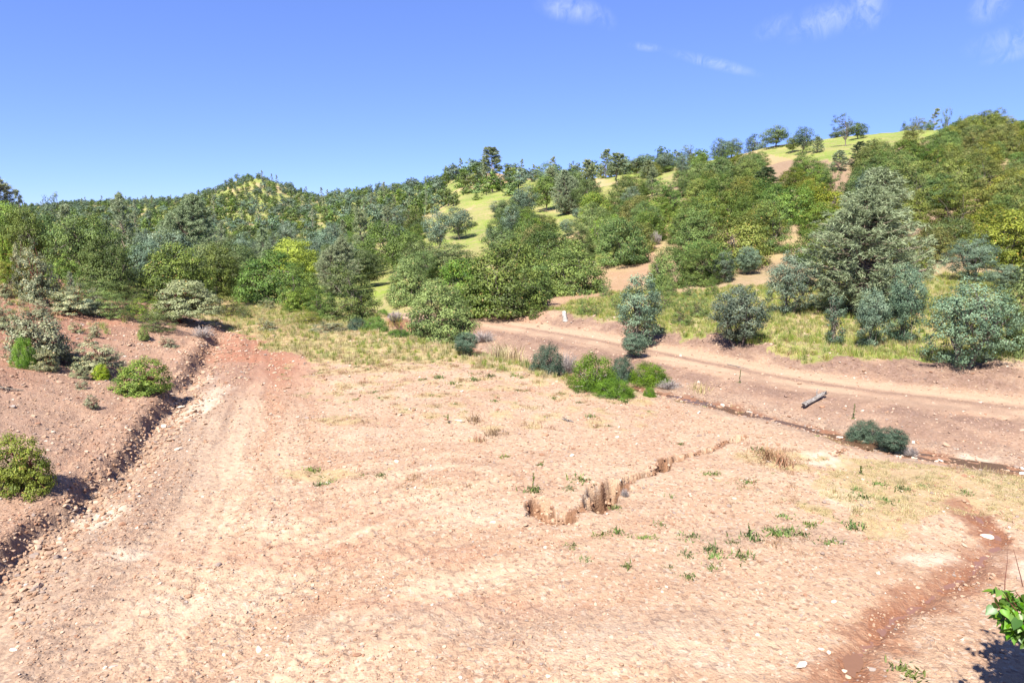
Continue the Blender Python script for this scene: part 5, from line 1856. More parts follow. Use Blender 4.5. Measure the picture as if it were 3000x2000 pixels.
# ------------------------------------------------------------------ stones
def rock_mesh(seed, sub, mat, flat=.55, jag=.35):
    import bmesh
    rng = np.random.RandomState(seed)
    bm = bmesh.new()
    bmesh.ops.create_icosphere(bm, subdivisions=sub, radius=.5)
    cuts = unit(rng.normal(size=(7, 3)))
    dist = rng.uniform(.24, .42, 7)
    for v in bm.verts:
        p = np.array(v.co)
        for c, d in zip(cuts, dist):
            e = p @ c - d
            if e > 0:
                p = p - c * e
        p = p * (1 + rng.uniform(-jag, jag) * .22)
        v.co = (p[0], p[1] * .8, p[2] * flat)
    me = bpy.data.meshes.new('stone')
    bm.to_mesh(me)
    bm.free()
    me.materials.append(mat)
    return me


def stone_mat(name, cols, rough=.85):
    s = NT(name)
    oi = s.N.new('ShaderNodeObjectInfo')
    cr = s.N.new('ShaderNodeValToRGB')
    cr.color_ramp.interpolation = 'CONSTANT'
    e = cr.color_ramp.elements
    while len(e) < len(cols):
        e.new(.5)
    for i, (p, c) in enumerate(cols):
        e[i].position = p
        e[i].color = c + (1,)
    s.L.new(oi.outputs['Random'], cr.inputs[0])
    n = s.noise(s.obj_co(), 5, 4, .6)
    c = s.mix(s.rng(n, .3, .7, 0, .45), cr.outputs[0], (.25, .15, .10))
    return s.done(s.pbr(c, rough, s.bump(n, .5, .02), .2))


SM = stone_mat('stone_mix', [(0, (.33, .225, .155)), (.34, (.29, .19, .125)), (.54, (.24, .145, .09)), (.70, (.40, .30, .22)), (.78, (.22, .115, .07)), (.88, (.20, .165, .145)), (.97, (.46, .40, .33))])
SMP = stone_mat('pale_stone', [(0, (0.622, 0.538, 0.437)), (.5, (0.554, 0.437, 0.336)), (.8, (0.672, 0.622, 0.546))])
SMR = stone_mat('reddish_stone', [(0, (0.336, 0.168, 0.101)), (.5, (0.386, 0.218, 0.134)), (.8, (0.269, 0.143, 0.101))])
SMG = stone_mat('grey_stone', [(0, (0.286, 0.252, 0.227)), (.5, (0.227, 0.202, 0.185)), (.8, (0.336, 0.302, 0.269))])
SMB = stone_mat('purple_gravel', [(0, (0.302, 0.202, 0.151)), (.4, (0.210, 0.143, 0.118)), (.7, (0.370, 0.260, 0.193)), (.9, (0.462, 0.370, 0.302))])
rk = [rock_mesh(i, 2, SM, .5 + .06 * i) for i in range(4)]
rkS = [rock_mesh(10 + i, 1, SM, .5 + .07 * i) for i in range(3)]
rkP = [rock_mesh(20 + i, 2, SMP, .45) for i in range(2)]
rkR = [rock_mesh(24 + i, 2, SMR, .5) for i in range(2)]
rkG = [rock_mesh(28 + i, 2, SMG, .45) for i in range(2)]
rkB = [rock_mesh(32 + i, 1, SMB, .5) for i in range(2)]


def stone(me, u, v, size, label, rot=None, flat=1.0, long_=1.0, group=None):
    X, Y, Z = W([u], [v])
    if Y[0] != Y[0]:
        return None
    o = bpy.data.objects.new('stone', me)
    link(o)
    o.location = (X[0], Y[0], H(X, Y)[0] + size * .10)
    o.rotation_euler = (.15 * math.sin(u), .15 * math.cos(v), (u * 3.7 + v) % 6.28 if rot is None else rot)
    o.scale = (size * long_, size, size * flat)
    tag(o, label, 'stone', group)
    return o


for (me, u, v, s, lab, lo) in [
        (rkP[0], 1808, 1282, .16, 'white blocky stone between the gully and the creek', 1), (rkP[1], 1676, 1336, .15, 'white flat stone upslope of the gully, nearest the deep pocket', 1.3),
        (rkP[0], 1162, 1352, .17, 'cream stone half buried in the middle of the bare ground', 1.2), (rkR[0], 1598, 1275, .17, 'rust-red broken stone on the cream soil', 1.2),
        (rkP[1], 1353, 1147, .20, 'upright white stone near the grassy fringe', .8), (rkR[1], 1437, 1324, .10, 'small red-brown stone by the dry weeds', 1),
        (rkP[1], 1344, 1232, .14, 'long white chip beside the thin dark weed', 2.2), (rkP[0], 2893, 1573, .20, 'rounded cream stone on the lip of the wet strip', 1.5),
        (rkP[1], 2443, 1763, .10, 'pale stone on the bare ground left of the wet strip', 1.4), (rkP[0], 2347, 1952, .13, 'long pale stone at the muddy edge, bottom of the wet strip', 2.3),
        (rkP[0], 2476, 1967, .09, 'pale grey stone lying in the muddy pool', 1.2), (rkP[1], 2428, 1910, .07, 'small white stone left of the muddy pool', 1.3),
        (rkP[1], 2404, 1900, .07, 'white pebble on the wet soil above the muddy pool', 1.5), (rkP[0], 2993, 1389, .22, 'white rock in the eroded channel at the right edge', 1.2),
        (rkP[0], 470, 1710, .09, 'cream cobble on the track at the lower left', 1.2), (rkG[0], 545, 1760, .08, 'grey stone on the churned track at the lower left', 1.3),
        (rkP[1], 40, 1902, .11, 'rounded cream stone in the lower left corner', 1.1), (rkG[1], 330, 1960, .10, 'grey slab beside the deepest rut, bottom left', 1.8),
        (rkP[0], 1445, 1530, .12, 'cream stone left of the gully head', 1.4), (rkG[0], 1386, 1583, .07, 'small dark grey stone below the gully head', 1.1),
        (rkG[1], 2555, 1960, .10, 'grey stone on dry ground right of the muddy pool', 1.4), (rkR[0], 2408, 1192, .18, 'orange-brown stone at the right end of the fallen log', 1.2),
        (rkG[0], 38, 1193, .20, 'dark stone on the left bank near the left edge', 1.3), (rkR[1], 110, 1242, .13, 'rust-red stone high on the left bank', 1.2),
        (rkP[1], 530, 1195, .22, 'whitish stone where the ditch meets the pale soil', 1.3), (rkP[0], 525, 1318, .18, 'pale flat stone below the ditch on the track', 1.7),
        (rkP[1], 480, 1250, .2, 'pale stone in the rubble beside the ditch', 1.4), (rkP[0], 760, 1900, .12, 'broad flat cream stone at the bottom edge', 2.0)]:
    stone(me, u, v, s, lab, long_=lo)

def resample_line(P, step):
    d = np.concatenate([[0], np.cumsum(np.linalg.norm(np.diff(P, axis=0), axis=1))])
    t = np.arange(0, d[-1], step)
    return np.stack([np.interp(t, d, P[:, 0]), np.interp(t, d, P[:, 1])], 1)


# cobbles along the visible creek, told apart by colour and the stretch they lie in
rngS = np.random.RandomState(5)
LOOKS = [(rkP[0], 'white'), (rkP[1], 'cream'), (rkG[0], 'grey'), (rkG[1], 'dark grey'), (rkR[0], 'reddish')]
for i in range(90):
    a = rngS.uniform(.36, .97)
    k = a * (len(CREEK) - 1)
    j = int(k)
    p = CREEK[j] + (CREEK[j + 1] - CREEK[j]) * (k - j)
    x, y = p[0] + rngS.normal() * .35, p[1] + rngS.normal() * .5
    z = float(H(np.array([x]), np.array([y]))[0])
    u, v = project(x, y, z)
    if not (1880 < u < 3050):
        continue
    me, cn = LOOKS[rngS.choice(5, p=[.12, .3, .26, .18, .14])]
    s = rngS.uniform(.06, .19)
    o = bpy.data.objects.new('stone', me)
    link(o)
    o.location = (x, y, z + s * .08)
    o.rotation_euler = (rngS.normal() * .2, rngS.normal() * .2, rngS.rand() * 6.28)
    o.scale = (s * (1.1, 1.0, 1.9)[i % 3], s, s * (.6, 1.2, .8)[i % 3])
    st = 'upper stretch, near the thicket' if u < 2150 else 'stretch below the fallen log' if u < 2420 else 'stretch beside the dark green shrub' if u < 2700 else 'eroded stretch at the right edge'
    sh = ('flat ', 'blocky ', 'long ')[i % 3]
    tag(o, ('large ' if s > .15 else 'small ' if s < .10 else 'middling ') + sh + cn + ' creek stone, ' + st, 'stone', 'stones along the creek bed')

# loose gravel that nobody could count
srcs = []
for i, (u, v, lab) in enumerate([(900, 1700, 'angular tan stone alone on the lower left track'), (1900, 1700, 'small tan stone on bare ground below the tufts'), (1200, 1900, 'tan stone at the bottom middle of the bare ground'),
                                 (2100, 1850, 'tan stone near the bottom, left of the wet strip')]):
    srcs.append(stone(rk[i], u, v, .06, lab))
for i, (u, v, lab) in enumerate([(700, 1480, 'tiny tan pebble in the middle of the track'), (1500, 1650, 'tiny tan pebble below the gully'), (2000, 1600, 'tiny tan pebble among green tufts')]):
    srcs.append(stone(rkS[i], u, v, .035, lab))
for i, (u, v, lab) in enumerate([(2700, 1250, 'dark chip on the purplish gravel below the road'), (2300, 1180, 'brown chip on the purplish gravel left of the log')]):
    srcs.append(stone(rkB[i], u, v, .08, lab))
n = 62000
Yg = np.exp(rngS.uniform(math.log(6.5), math.log(42), n))
Xg = (rngS.uniform(-80, 3080, n) - 1500) / 1971 * Yg
clump = fbm(Xg * .8, Yg * .8, 401, 3)
de, se, ae = pdist(Xg, Yg, EDGE)
sde = de * se
dc, sc_, ac = pdist(Xg, Yg, CREEK)
sdc = dc * sc_
dr, sr, ar = pdist(Xg, Yg, ROAD)
bankz = np.exp(-((sde + .3) / .8) ** 2)
ruts = np.zeros(n)
for P, s0 in ((TRACK, 71), (TRACK2, 75)):
    d_, s_, a_ = pdist(Xg, Yg, P)
    ruts = np.maximum(ruts, np.exp(-(d_ / 5) ** 2) * sstep(.0, .4, pn(d_ * s_ * 1.7, a_ * .09, s0)))
strk = streaks(Xg, Yg)
prob = .22 + .5 * sstep(.0, .5, clump) + .7 * np.maximum(0, -strk) - .3 * np.maximum(0, strk) + 1.0 * bankz + .35 * ruts + .3 * (sde > .5) + .35 * (sdc > .6) + .5 * (np.abs(sdc) < 1)
prob *= np.where(dr < 1.7, .25, 1)
keep_ = rngS.rand(n) < prob
Xg, Yg = Xg[keep_], Yg[keep_]
bankz, sdc_, clump = bankz[keep_], sdc[keep_], clump[keep_]
Zg = H(Xg, Yg)
m = len(Xg)
sz = .0020 * Yg * np.exp(rngS.normal(size=m) * .42) + .006 + rngS.exponential(.010, m) + bankz * rngS.exponential(.022, m)
sz = np.minimum(sz, .20) * np.where(bankz > .4, 1, .9)
ki = np.where(sz > .05, rngS.randint(0, 4, m), rngS.randint(4, 7, m))
ki = np.where((sdc_ > .8) & (rngS.rand(m) < .75), rngS.randint(7, 9, m), ki)
mass('gravel', np.stack([Xg, Yg, Zg + sz * .10, rngS.rand(m) * 6.28, sz * rngS.uniform(.9, 1.6, m), sz * rngS.uniform(.8, 1.3, m), ki, rngS.normal(size=m) * .25, rngS.normal(size=m) * .25], 1), srcs, 'loose gravel and clods over the bare ground')
print('gravel', m)


SMC = stone_mat('earth_clod', [(0, (.34, .215, .14)), (.3, (.28, .165, .105)), (.6, (.38, .26, .18)), (.85, (.22, .12, .075))], .95)
clods = [rock_mesh(50 + i, 2, SMC, .8, .6) for i in range(3)]
csrc = [stone(clods[0], 1690, 1540, .12, 'brown earth clod at the gully head'), stone(clods[1], 240, 1510, .12, 'brown earth clod at the foot of the ditch'), stone(clods[2], 1960, 1372, .10, 'brown earth clod at the upper gully pocket')]
rows = []
for P, w, cnt in zip(GULLY, GULLY_W, (110, 50, 170, 70, 90, 60, 25)):
    Q = resample_line(P, .02)
    for i in range(cnt):
        c = Q[rngS.randint(len(Q))]
        a = rngS.rand() * 6.28
        rr_ = w * rngS.uniform(.45, 1.05)
        rows.append((c[0] + math.cos(a) * rr_, c[1] + abs(math.sin(a)) * rr_ * (1 if rngS.rand() < .8 else -1), rngS.uniform(.03, .13) * (1 if w > .2 else .6)))
QE = resample_line(EDGE, .05)
QE = QE[(QE[:, 1] > 8) & (QE[:, 1] < 44)]
for i in range(1500):
    c = QE[rngS.randint(len(QE))]
    rows.append((c[0] + rngS.normal() * .28, c[1] + rngS.normal() * .28, rngS.uniform(.02, .09)))
A_ = np.array(rows)
zc = H(A_[:, 0], A_[:, 1])
mm = len(A_)
mass('earth_clods', np.stack([A_[:, 0], A_[:, 1], zc, rngS.rand(mm) * 6.28, A_[:, 2], A_[:, 2] * rngS.uniform(.7, 1.3, mm), rngS.randint(0, 3, mm), rngS.normal(size=mm) * .4, rngS.normal(size=mm) * .4], 1), csrc, 'crumbled earth clods along the ditch and in the gully')


# ------------------------------------------------------------------ grass and weeds
def tuft_mesh(seed, n, h, spread, wid, mat, lean=.5, flop=.3, seeds=0.0):
    rng = np.random.RandomState(seed)
    mb = MB()
    b = rng.normal(size=(n, 2)) * spread * .45
    az = rng.rand(n) * 6.28
    tilt = rng.uniform(.05, lean, n)
    L = h * rng.uniform(.45, 1.1, n)
    d = np.stack([np.cos(az) * tilt, np.sin(az) * tilt, np.ones(n)], 1)
    d = unit(d)
    base = np.stack([b[:, 0], b[:, 1], np.full(n, -.01)], 1)
    mid = base + d * (L * .55)[:, None]
    d2 = d + np.stack([np.cos(az) * flop, np.sin(az) * flop, np.full(n, -flop * .4)], 1)
    tip = mid + unit(d2) * (L * .5)[:, None]
    side = np.stack([-np.sin(az + rng.normal(size=n) * .6), np.cos(az), np.zeros(n)], 1) * wid
    v = np.stack([base - side, base + side, mid + side * .8, mid - side * .8], 1).reshape(-1, 3)
    t = rng.beta(2, 2, n) * .85
    t = np.where(rng.rand(n) < seeds, .95, t)
    mb.add(v, np.arange(4 * n).reshape(n, 4), 0, t)
    v = np.stack([mid - side * .8, mid + side * .8, tip], 1).reshape(-1, 3)
    mb.add(v, np.arange(3 * n).reshape(n, 3), 0, t)
    return mb.mesh('tuft', [mat])


TF = dict(g1=tuft_mesh(1, 46, .30, .16, .006, MT['grass'], seeds=.25), g2=tuft_mesh(2, 46, .36, .20, .006, MT['grass'], seeds=.4),
          s1=tuft_mesh(3, 46, .30, .20, .006, MT['straw']), s2=tuft_mesh(4, 40, .10, .16, .005, MT['straw'], 1.2), s3=tuft_mesh(9, 70, .55, .22, .007, MT['straw'], .5, .5),
          w1=tuft_mesh(5, 90, .06, .11, .006, MT['weed'], 1.8), w2=tuft_mesh(6, 80, .07, .10, .006, MT['weed'], 1.4), r1=tuft_mesh(7, 40, .12, .18, .004, MT['rust'], 1.2), r2=tuft_mesh(8, 60, .22, .16, .004, MT['rust'], .9))


def tuft(me, name, u, v, s, label, cat='weed', group=None, sz=None):
    X, Y, Z = W([u], [v])
    if Y[0] != Y[0]:
        return None
    o = bpy.data.objects.new(name, me)
    link(o)
    o.location = (X[0], Y[0], float(H(X, Y)[0]) - .005)
    o.rotation_euler = (0, 0, (u * 1.7 + v * 2.3) % 6.28)
    o.scale = (s, s, sz or s)
    tag(o, label, cat, group)
    return o


TUFTS = [(1047, 1075, 1.6), (1077, 1082, 1.3), (1242, 1112, 1.8), (1287, 1107, 2.2), (1327, 1122, 2), (1387, 1112, 2.2), (1438, 1103, 2), (1506, 1101, 1.7), (1638, 1150, 1.6), (1519, 1144, 1.2), (1829, 1177, 2),
         (1621, 1167, 1.5), (1729, 1220, 1.8), (1098, 1149, 1.4), (1047, 1169, 1.5), (1117, 1398, 1.3), (1485, 1339, 1.4), (1702, 1405, 2.6), (1583, 1363, 1.2), (1968, 1454, 1.3), (1761, 1564, 1.6), (1808, 1559, 1.7), (1876, 1573, 1.3), (1898, 1573, 1.4),
         (1804, 1488, 1.4), (1936, 1535, 1.2), (1676, 1594, 1.3), (1993, 1301, 1.2), (1672, 1435, 1.3), (2527, 1456, 2.4), (2508, 1433, 1.5), (2595, 1467, 2), (2574, 1420, 1.4), (2646, 1433, 1.6), (2703, 1423, 1.5), (2825, 1444, 1.5),
         (2500, 1543, 2.2), (2298, 1512, 1.8), (2312, 1554, 1.8), (2268, 1558, 2.0), (2293, 1565, 2.2), (2349, 1563, 2.0), (2374, 1537, 1.5), (2434, 1592, 1.9), (2021, 1571, 2.1), (2085, 1609, 1.6), (2019, 1629, 1.5), (2093, 1631, 1.8), (2179, 1631, 2.1),
         (2087, 1663, 1.5), (2072, 1390, 1.4), (2098, 1390, 1.5), (2232, 1319, 2.0), (2191, 1414, 1.6), (2017, 1690, 1.4), (2651, 1969, 1.8), (908, 1379, 1.9), (932, 1420, 1.6), (966, 1416, 1.6), (1960, 1660, 1.1), (1835, 1660, 1.2), (1720, 1640, 1.1), (2150, 1590, 1.2)]
TM = [(1290, 1115, 'grassy fringe'), (1110, 1120, 'upper fringe'), (1640, 1160, 'fringe above the gully'), (1700, 1405, 'deep gully pocket'), (1800, 1560, 'gully head'), (1485, 1340, 'dry weeds'), (930, 1400, 'mid-track'), (2060, 1390, 'thin gully end'),
      (2280, 1550, 'weed patch'), (2560, 1450, 'dry lawn'), (2100, 1630, 'tall weed'), (2800, 1440, 'dry lawn, right part'), (2650, 1960, 'muddy pool'), (1960, 1460, 'bare ground right of the gully')]
for i, (u, v, s) in enumerate(TUFTS):
    m_ = min(TM, key=lambda t: (t[0] - u) ** 2 + (t[1] - v) ** 2)
    du, dv = u - m_[0], v - m_[1]
    rel = ('left of' if du < 0 else 'right of') if abs(du) > abs(dv) else ('above' if dv < 0 else 'below')
    sizew = 'broad' if s >= 2 else 'small' if s < 1.5 else 'middling'
    lab = sizew + ' green tuft ' + (('just ' if math.hypot(du, dv) < 40 else '') + rel + ' the ' + m_[2])
    k = 0
    while lab in USED_LABELS and k < 4:
        lab = ['low ', 'dense ', 'ragged ', 'loose '][k] + sizew + ' green tuft ' + rel + ' the ' + m_[2]
        k += 1
    USED_LABELS.add(lab)
    tuft(TF['w1'] if i % 3 else TF['w2'], 'grass_tuft', u, v, s * 1.15, lab, 'grass tuft', 'green tufts on the bare ground')
for (u, v, s, lab) in [(1404, 1292, 1.6, 'round rusty dry weed, nearest of the three in mid ground'), (1389, 1236, 1.9, 'faint rusty dry weed above the round one'), (1442, 1276, 1.9, 'flat rusty dry weed right of the round one'),
                       (2255, 1345, 2.4, 'large rusty weed patch, left half'), (2295, 1362, 2.2, 'large rusty weed patch, right half')]:
    tuft(TF['r2'], 'dry_weed', u, v, s, lab, 'dry weed')


def stalk_weed(u, v, h, s, label, dark=False):
    X, Y, Z = W([u], [v])
    z = float(H(X, Y)[0])
    e = bpy.data.objects.new('stalk_weed', None)
    link(e)
    e.location = (X[0], Y[0], z)
    tag(e, label, 'weed')
    o = bpy.data.objects.new('rosette', TF['w2' if not dark else 'w2'])
    link(o, e)
    o.scale = (s, s, s)
    mb = MB()
    rng = np.random.RandomState(int(u))
    p = curve_pts(rng, (0, 0, 0), (rng.normal() * .03, 0, h), 8, .1)
    tube(mb, p, np.linspace(.009, .005, 8), 4, 0, .3)
    n = 60
    t = rng.uniform(.25, 1, n)
    c = np.stack([np.interp(t, np.linspace(0, 1, 8), p[:, k]) for k in range(3)], 1) + rng.normal(size=(n, 3)) * .012
    vv, ff = leaf_quads(rng, c, unit(rng.normal(size=(n, 3))), np.full(n, .022))
    mb.add(vv, ff, 0, rng.rand(n) * .8)
    st = bpy.data.objects.new('stalk', mb.mesh('stalk', [MT['weed']]))
    link(st, e)


stalk_weed(1561, 1442, .42, 2.2, 'green rosette with a tall seed stalk left of the deep gully pocket')
stalk_weed(2199, 1575, .30, 2.6, 'bushy green weed with short upright stalks among the tufts')
stalk_weed(1313, 1240, .30, .9, 'thin dark upright weed near the long white chip')
stalk_weed(2523, 1388, .20, .6, 'short brown stalk standing in the dry lawn')
stalk_weed(2500, 1225, .5, .8, 'thin upright stalk below the road beyond the creek')
stalk_weed(2167, 1120, .5, .8, 'thin dry stalk on the slope left of the log')


def tuft_mass(name, n, ymin, ymax, umin, umax, maskf, kinds, weights, smin, smax, label, seed):
    rng = np.random.RandomState(seed)
    Y = np.sqrt(rng.uniform(ymin ** 2, ymax ** 2, n))
    X = (rng.uniform(umin, umax, n) - 1500) / 1971 * Y
    p = maskf(X, Y)
    k = rng.rand(n) < p
    X, Y = X[k], Y[k]
    Z = H(X, Y)
    m = len(X)
    s = rng.uniform(smin, smax, m)
    ki = rng.choice(len(kinds), m, p=weights)
    mass(name, np.stack([X, Y, Z - .01, rng.rand(m) * 6.28, s, s * rng.uniform(.8, 1.3, m), ki], 1), kinds, label)
    print(name, m)


src = {k: tuft(TF[k], nm, u, v, 1.3, lab, 'grass tuft') for k, nm, u, v, lab in [
    ('g1', 'grass_tuft', 2300, 1000, 'green grass clump beside the open-branched oak'), ('g2', 'grass_tuft', 2500, 1040, 'green grass clump in front of the sapling row'),
    ('s1', 'grass_tuft', 2050, 900, 'straw-coloured clump left of the open-branched oak'), ('s2', 'grass_tuft', 2750, 1450, 'flat straw clump in the dry lawn'),
    ('r1', 'dry_weed', 2190, 1300, 'low rusty weed near the thin gully end'), ('s3', 'grass_tuft', 1480, 1055, 'tall golden grass clump on the creek bank'),
    ('w1', 'grass_tuft', 1700, 1180, 'flat green tuft on the fringe above the creek'), ('r2', 'dry_weed', 1000, 1050, 'upright rusty weed in the dry grass')]}
PSG = Wpoly(SLOPE_GRASS)


def m_slope(X, Y):
    g = softpoly(X, Y, PSG, .9, .5, 5)
    d, s, a = pdist(X, Y, ROAD)
    return g * (d * s > 2.2) * (.35 + .65 * sstep(-.3, .3, fbm(X * .4, Y * .4, 123, 3)))


def m_slope_dry(X, Y):
    g = softpoly(X, Y, PSG, .9, .5, 5)
    d, s, a = pdist(X, Y, ROAD)
    return np.maximum(g * (d * s > 1.8) * sstep(-.1, .45, fbm(X * .3, Y * .3, 124, 4)), .0)


tuft_mass('slope_grass', 26000, 26, 58, 1550, 3100, m_slope, [src['g1'], src['g2'], src['s1']], [.50, .42, .08], .45, 1.0, 'green grass over the slope beyond the road', 1)
tuft_mass('dry_slope_grass', 9000, 26, 58, 1550, 3100, m_slope_dry, [src['s1'], src['r2']], [.75, .25], .45, .95, 'dry grass patches on the slope beyond the road', 2)


def m_pad(X, Y):
    g = softpoly(X, Y, PAD_GRASS, .8, .5, 1)
    d, s, a = pdist(X, Y, CREEK)
    e = sstep(1.3, .7, np.abs(d * s + 1.5)) * (X < 4) * (a > 3) * .8
    vg = softpoly(X, Y, VALLEY_GRASS, 1.5, .3, 4)
    return np.maximum(np.maximum(g * .8, e), vg)


tuft_mass('pad_dry_grass', 24000, 24, 56, 520, 2050, m_pad, [src['s1'], src['s2'], src['r1'], src['g1']], [.25, .45, .16, .14], .5, 1.1, 'dry short grass on the far end of the bare pad', 3)


def m_fringe(X, Y):
    fr = softpoly(X, Y, PAD_FRINGE, 1.2, .5, 2)
    return fr * .55 * sstep(.0, .5, fbm(X * 1.1, Y * 1.1, 121, 3))


tuft_mass('fringe_weeds', 9000, 18, 40, 750, 2050, m_fringe, [src['r1'], src['s2'], src['w1']], [.45, .25, .30], .6, 1.5, 'thin weeds scattered where grass gives way to bare soil', 4)


def m_lawn(X, Y):
    return .8 * softpoly(X, Y, DRYLAWN, .7, .8, 3) * sstep(-.5, .2, fbm(X * 1.3, Y * 1.3, 131, 3))


tuft_mass('dry_lawn', 12000, 11, 22, 2350, 3100, m_lawn, [src['s2'], src['s1'], src['w1']], [.90, .02, .08], .35, .75, 'low straw grass on the right above the wet strip', 5)


def m_weedpatch(X, Y):
    q = np.zeros(X.shape)
    for (u, v, rx, ry, s) in [(2250, 1340, 1.0, .7, 1), (2310, 1375, .8, .5, .8), (950, 1385, 1.5, .5, .5), (1100, 1080, 2.5, .9, .6), (1000, 1230, 1.2, .6, .4), (1440, 1265, .5, .4, .7), (2350, 1600, .5, .3, .5), (1250, 1420, 1.2, .5, .3), (2250, 1440, 1.5, .9, .3), (2330, 1570, .7, .5, .6), (2940, 1370, 1.2, .5, .9), (2480, 1275, 1.2, .4, .7), (2100, 1165, 1.5, .5, .7)]:
        q = np.maximum(q, s * blob(X, Y, u, v, rx, ry, 0, int(u) % 90))
    return q


tuft_mass('weed_patches', 26000, 10, 34, 700, 3080, m_weedpatch, [src['r1'], src['w1'], src['s2']], [.62, .14, .24], .4, 1.0, 'patches of thin rusty and green weeds on the bare ground', 6)


def m_bank(X, Y):
    d, s, a = pdist(X, Y, EDGE)
    q = d * s
    return sstep(2.5, 6, q) * sstep(22, 32, Y) * .5 * sstep(-.2, .3, fbm(X * .5, Y * .5, 133, 3))


tuft_mass('bank_grass', 9000, 20, 60, -100, 640, m_bank, [src['s1'], src['r1'], src['g1'], src['r2']], [.35, .2, .2, .25], .5, 1.1, 'thin dry grass over the upper left bank', 7)

# tall golden clumps and green clumps by the creek
for (u, v, s, k, lab) in [(1462, 1050, 2.2, 's3', 'tall golden grass clump, left of the creek-side pair'), (1505, 1062, 2.2, 's3', 'tall golden grass clump, right of the creek-side pair'), (1540, 1078, 1.6, 'g2', 'green-gold grass clump beside the blue-green willow'),
                          (1162, 955, 2.6, 'g2', 'bright light-green grass clump in the creek gap'), (1200, 985, 2.0, 's1', 'golden clump under the light green oak'), (2060, 1150, 1.7, 's1', 'golden clump on the far side of the creek'),
                          (2040, 1140, 1.4, 's1', 'small golden clump next to the creek stones')]:
    tuft(TF[k], 'grass_clump', u, v, s, lab, 'grass clump')
for (u, v, s, lab) in [(1770, 868, 1.3, 'upright bushy weed on the slope, highest of the row'), (1712, 922, 1.2, 'upright bushy weed above the road, left of the stump'), (1565, 935, .9, 'small bushy weed above the road, near its far end'),
                       (1745, 925, 1.0, 'bushy weed right of the stump'), (1800, 905, 1.0, 'bushy weed between stump and bare-waisted oak'), (1960, 870, 1.6, 'tall bushy weed right of the bare-waisted oak'), (1955, 905, 1.6, 'dry bushy weed below the tall one'),
                       (2000, 950, 1.7, 'wide bushy weed by the road cut'), (2050, 925, 1.5, 'bushy weed left of the dense roadside oak'), (2085, 870, 1.4, 'bushy weed behind the dense roadside oak'), (2015, 870, 1.3, 'bushy weed on the upper slope by the tall one')]:
    X, Y, Z = W([u], [v])
    o = copies_of('scrubG', 'tall_weed', (float(X[0]), float(Y[0]), float(Z[0])), u, s * .22, s * .30, lab, 'weed')


# ------------------------------------------------------------------ log, stump, branch
def wood_log():
    X, Y, Z = W([2353, 2413], [1197, 1166])
    a = np.array([X[0], Y[0], Z[0] + .10])
    b = np.array([X[1], Y[1], Z[1] + .16])
    L = np.linalg.norm(b - a)
    rng = np.random.RandomState(3)
    mb = MB()
    n, sd_ = 22, 14
    t = np.linspace(0, 1, n)
    ctr = np.stack([t * L - L / 2, .03 * np.sin(t * 5), .02 * np.cos(t * 7)], 1)
    th = np.linspace(0, 2 * np.pi, sd_, endpoint=False)
    rr = (.095 - .025 * t)[:, None] * (1 + .16 * pn(th[None] * 2.2 + 0 * t[:, None], t[:, None] * 1.3 + 0 * th[None], 90) + .12 * pn(th[None] * 5 + 0 * t[:, None], t[:, None] * 2 + 0 * th[None], 91))
    ring = np.stack([np.repeat(ctr[:, 0:1], sd_, 1), ctr[:, 1:2] + rr * np.cos(th), ctr[:, 2:3] + rr * np.sin(th) * .85], -1)
    ring[0, :, 0] += rng.normal(size=sd_) * .05
    ring[-1, :, 0] += rng.normal(size=sd_) * .10
    v = ring.reshape(-1, 3)
    i = np.arange(n - 1)[:, None] * sd_
    j = np.arange(sd_)[None]
    f = np.stack([i + j, i + (j + 1) % sd_, i + sd_ + (j + 1) % sd_, i + sd_ + j], -1).reshape(-1, 4)
    mb.add(v, f)
    mb.add(v[:sd_], np.array([np.arange(sd_)[::-1]]))
    mb.add(v[-sd_:], np.array([np.arange(sd_)]))
    e = bpy.data.objects.new('fallen_log', None)
    link(e)
    e.location = tuple((a + b) / 2)
    d = b - a
    e.rotation_euler = (0, -math.atan2(d[2], math.hypot(d[0], d[1])), math.atan2(d[1], d[0]))
    tag(e, 'weathered grey fallen log lying between the creek and the road', 'log')
    o = bpy.data.objects.new('log_body', mb.mesh('log_body', [MT['wood']]))
    link(o, e)
    sb = MB()
    tube(sb, [(.25, .05, .05), (.35, .12, .14), (.45, .14, .19)], [.03, .02, .012], 6)
    o2 = bpy.data.objects.new('branch_stub', sb.mesh('branch_stub', [MT['wood']]))
    link(o2, e)


wood_log()


def stump():
    X, Y, Z = W([1657], [942])
    rng = np.random.RandomState(4)
    mb = MB()
    n, sd_ = 10, 10
    t = np.linspace(0, 1, n)
    th = np.linspace(0, 2 * np.pi, sd_, endpoint=False)
    rr = .15 * (1.15 - .35 * t)[:, None] * (1 + .22 * pn(th[None] * 1.8 + 0 * t[:, None], t[:, None] * 1.5, 95))
    z = t[:, None] * .52 * (1 + 0 * th[None]) - .05
    z[-1] += rng.uniform(-.05, .12, sd_)
    lean = -.10 * t[:, None]
    v = np.stack([lean + rr * np.cos(th), rr * np.sin(th), z], -1).reshape(-1, 3)
    i = np.arange(n - 1)[:, None] * sd_
    j = np.arange(sd_)[None]
    mb.add(v, np.stack([i + j, i + (j + 1) % sd_, i + sd_ + (j + 1) % sd_, i + sd_ + j], -1).reshape(-1, 4))
    mb.add(v[-sd_:], np.array([np.arange(sd_)]))
    s = NT('bleached_stump_wood')
    nn = s.noise(s.obj_co(), 12, 5, .6)
    m = s.done(s.pbr(s.mix(s.rng(nn, .35, .65), (.50, .48, .44), (.20, .18, .16)), .9, s.bump(nn, .6, .02), .15))
    o = bpy.data.objects.new('bleached_stump', mb.mesh('bleached_stump', [m]))
    link(o)
    o.location = (X[0], Y[0], Z[0])
    tag(o, 'bleached broken stump standing at the lip of the road cut', 'stump')


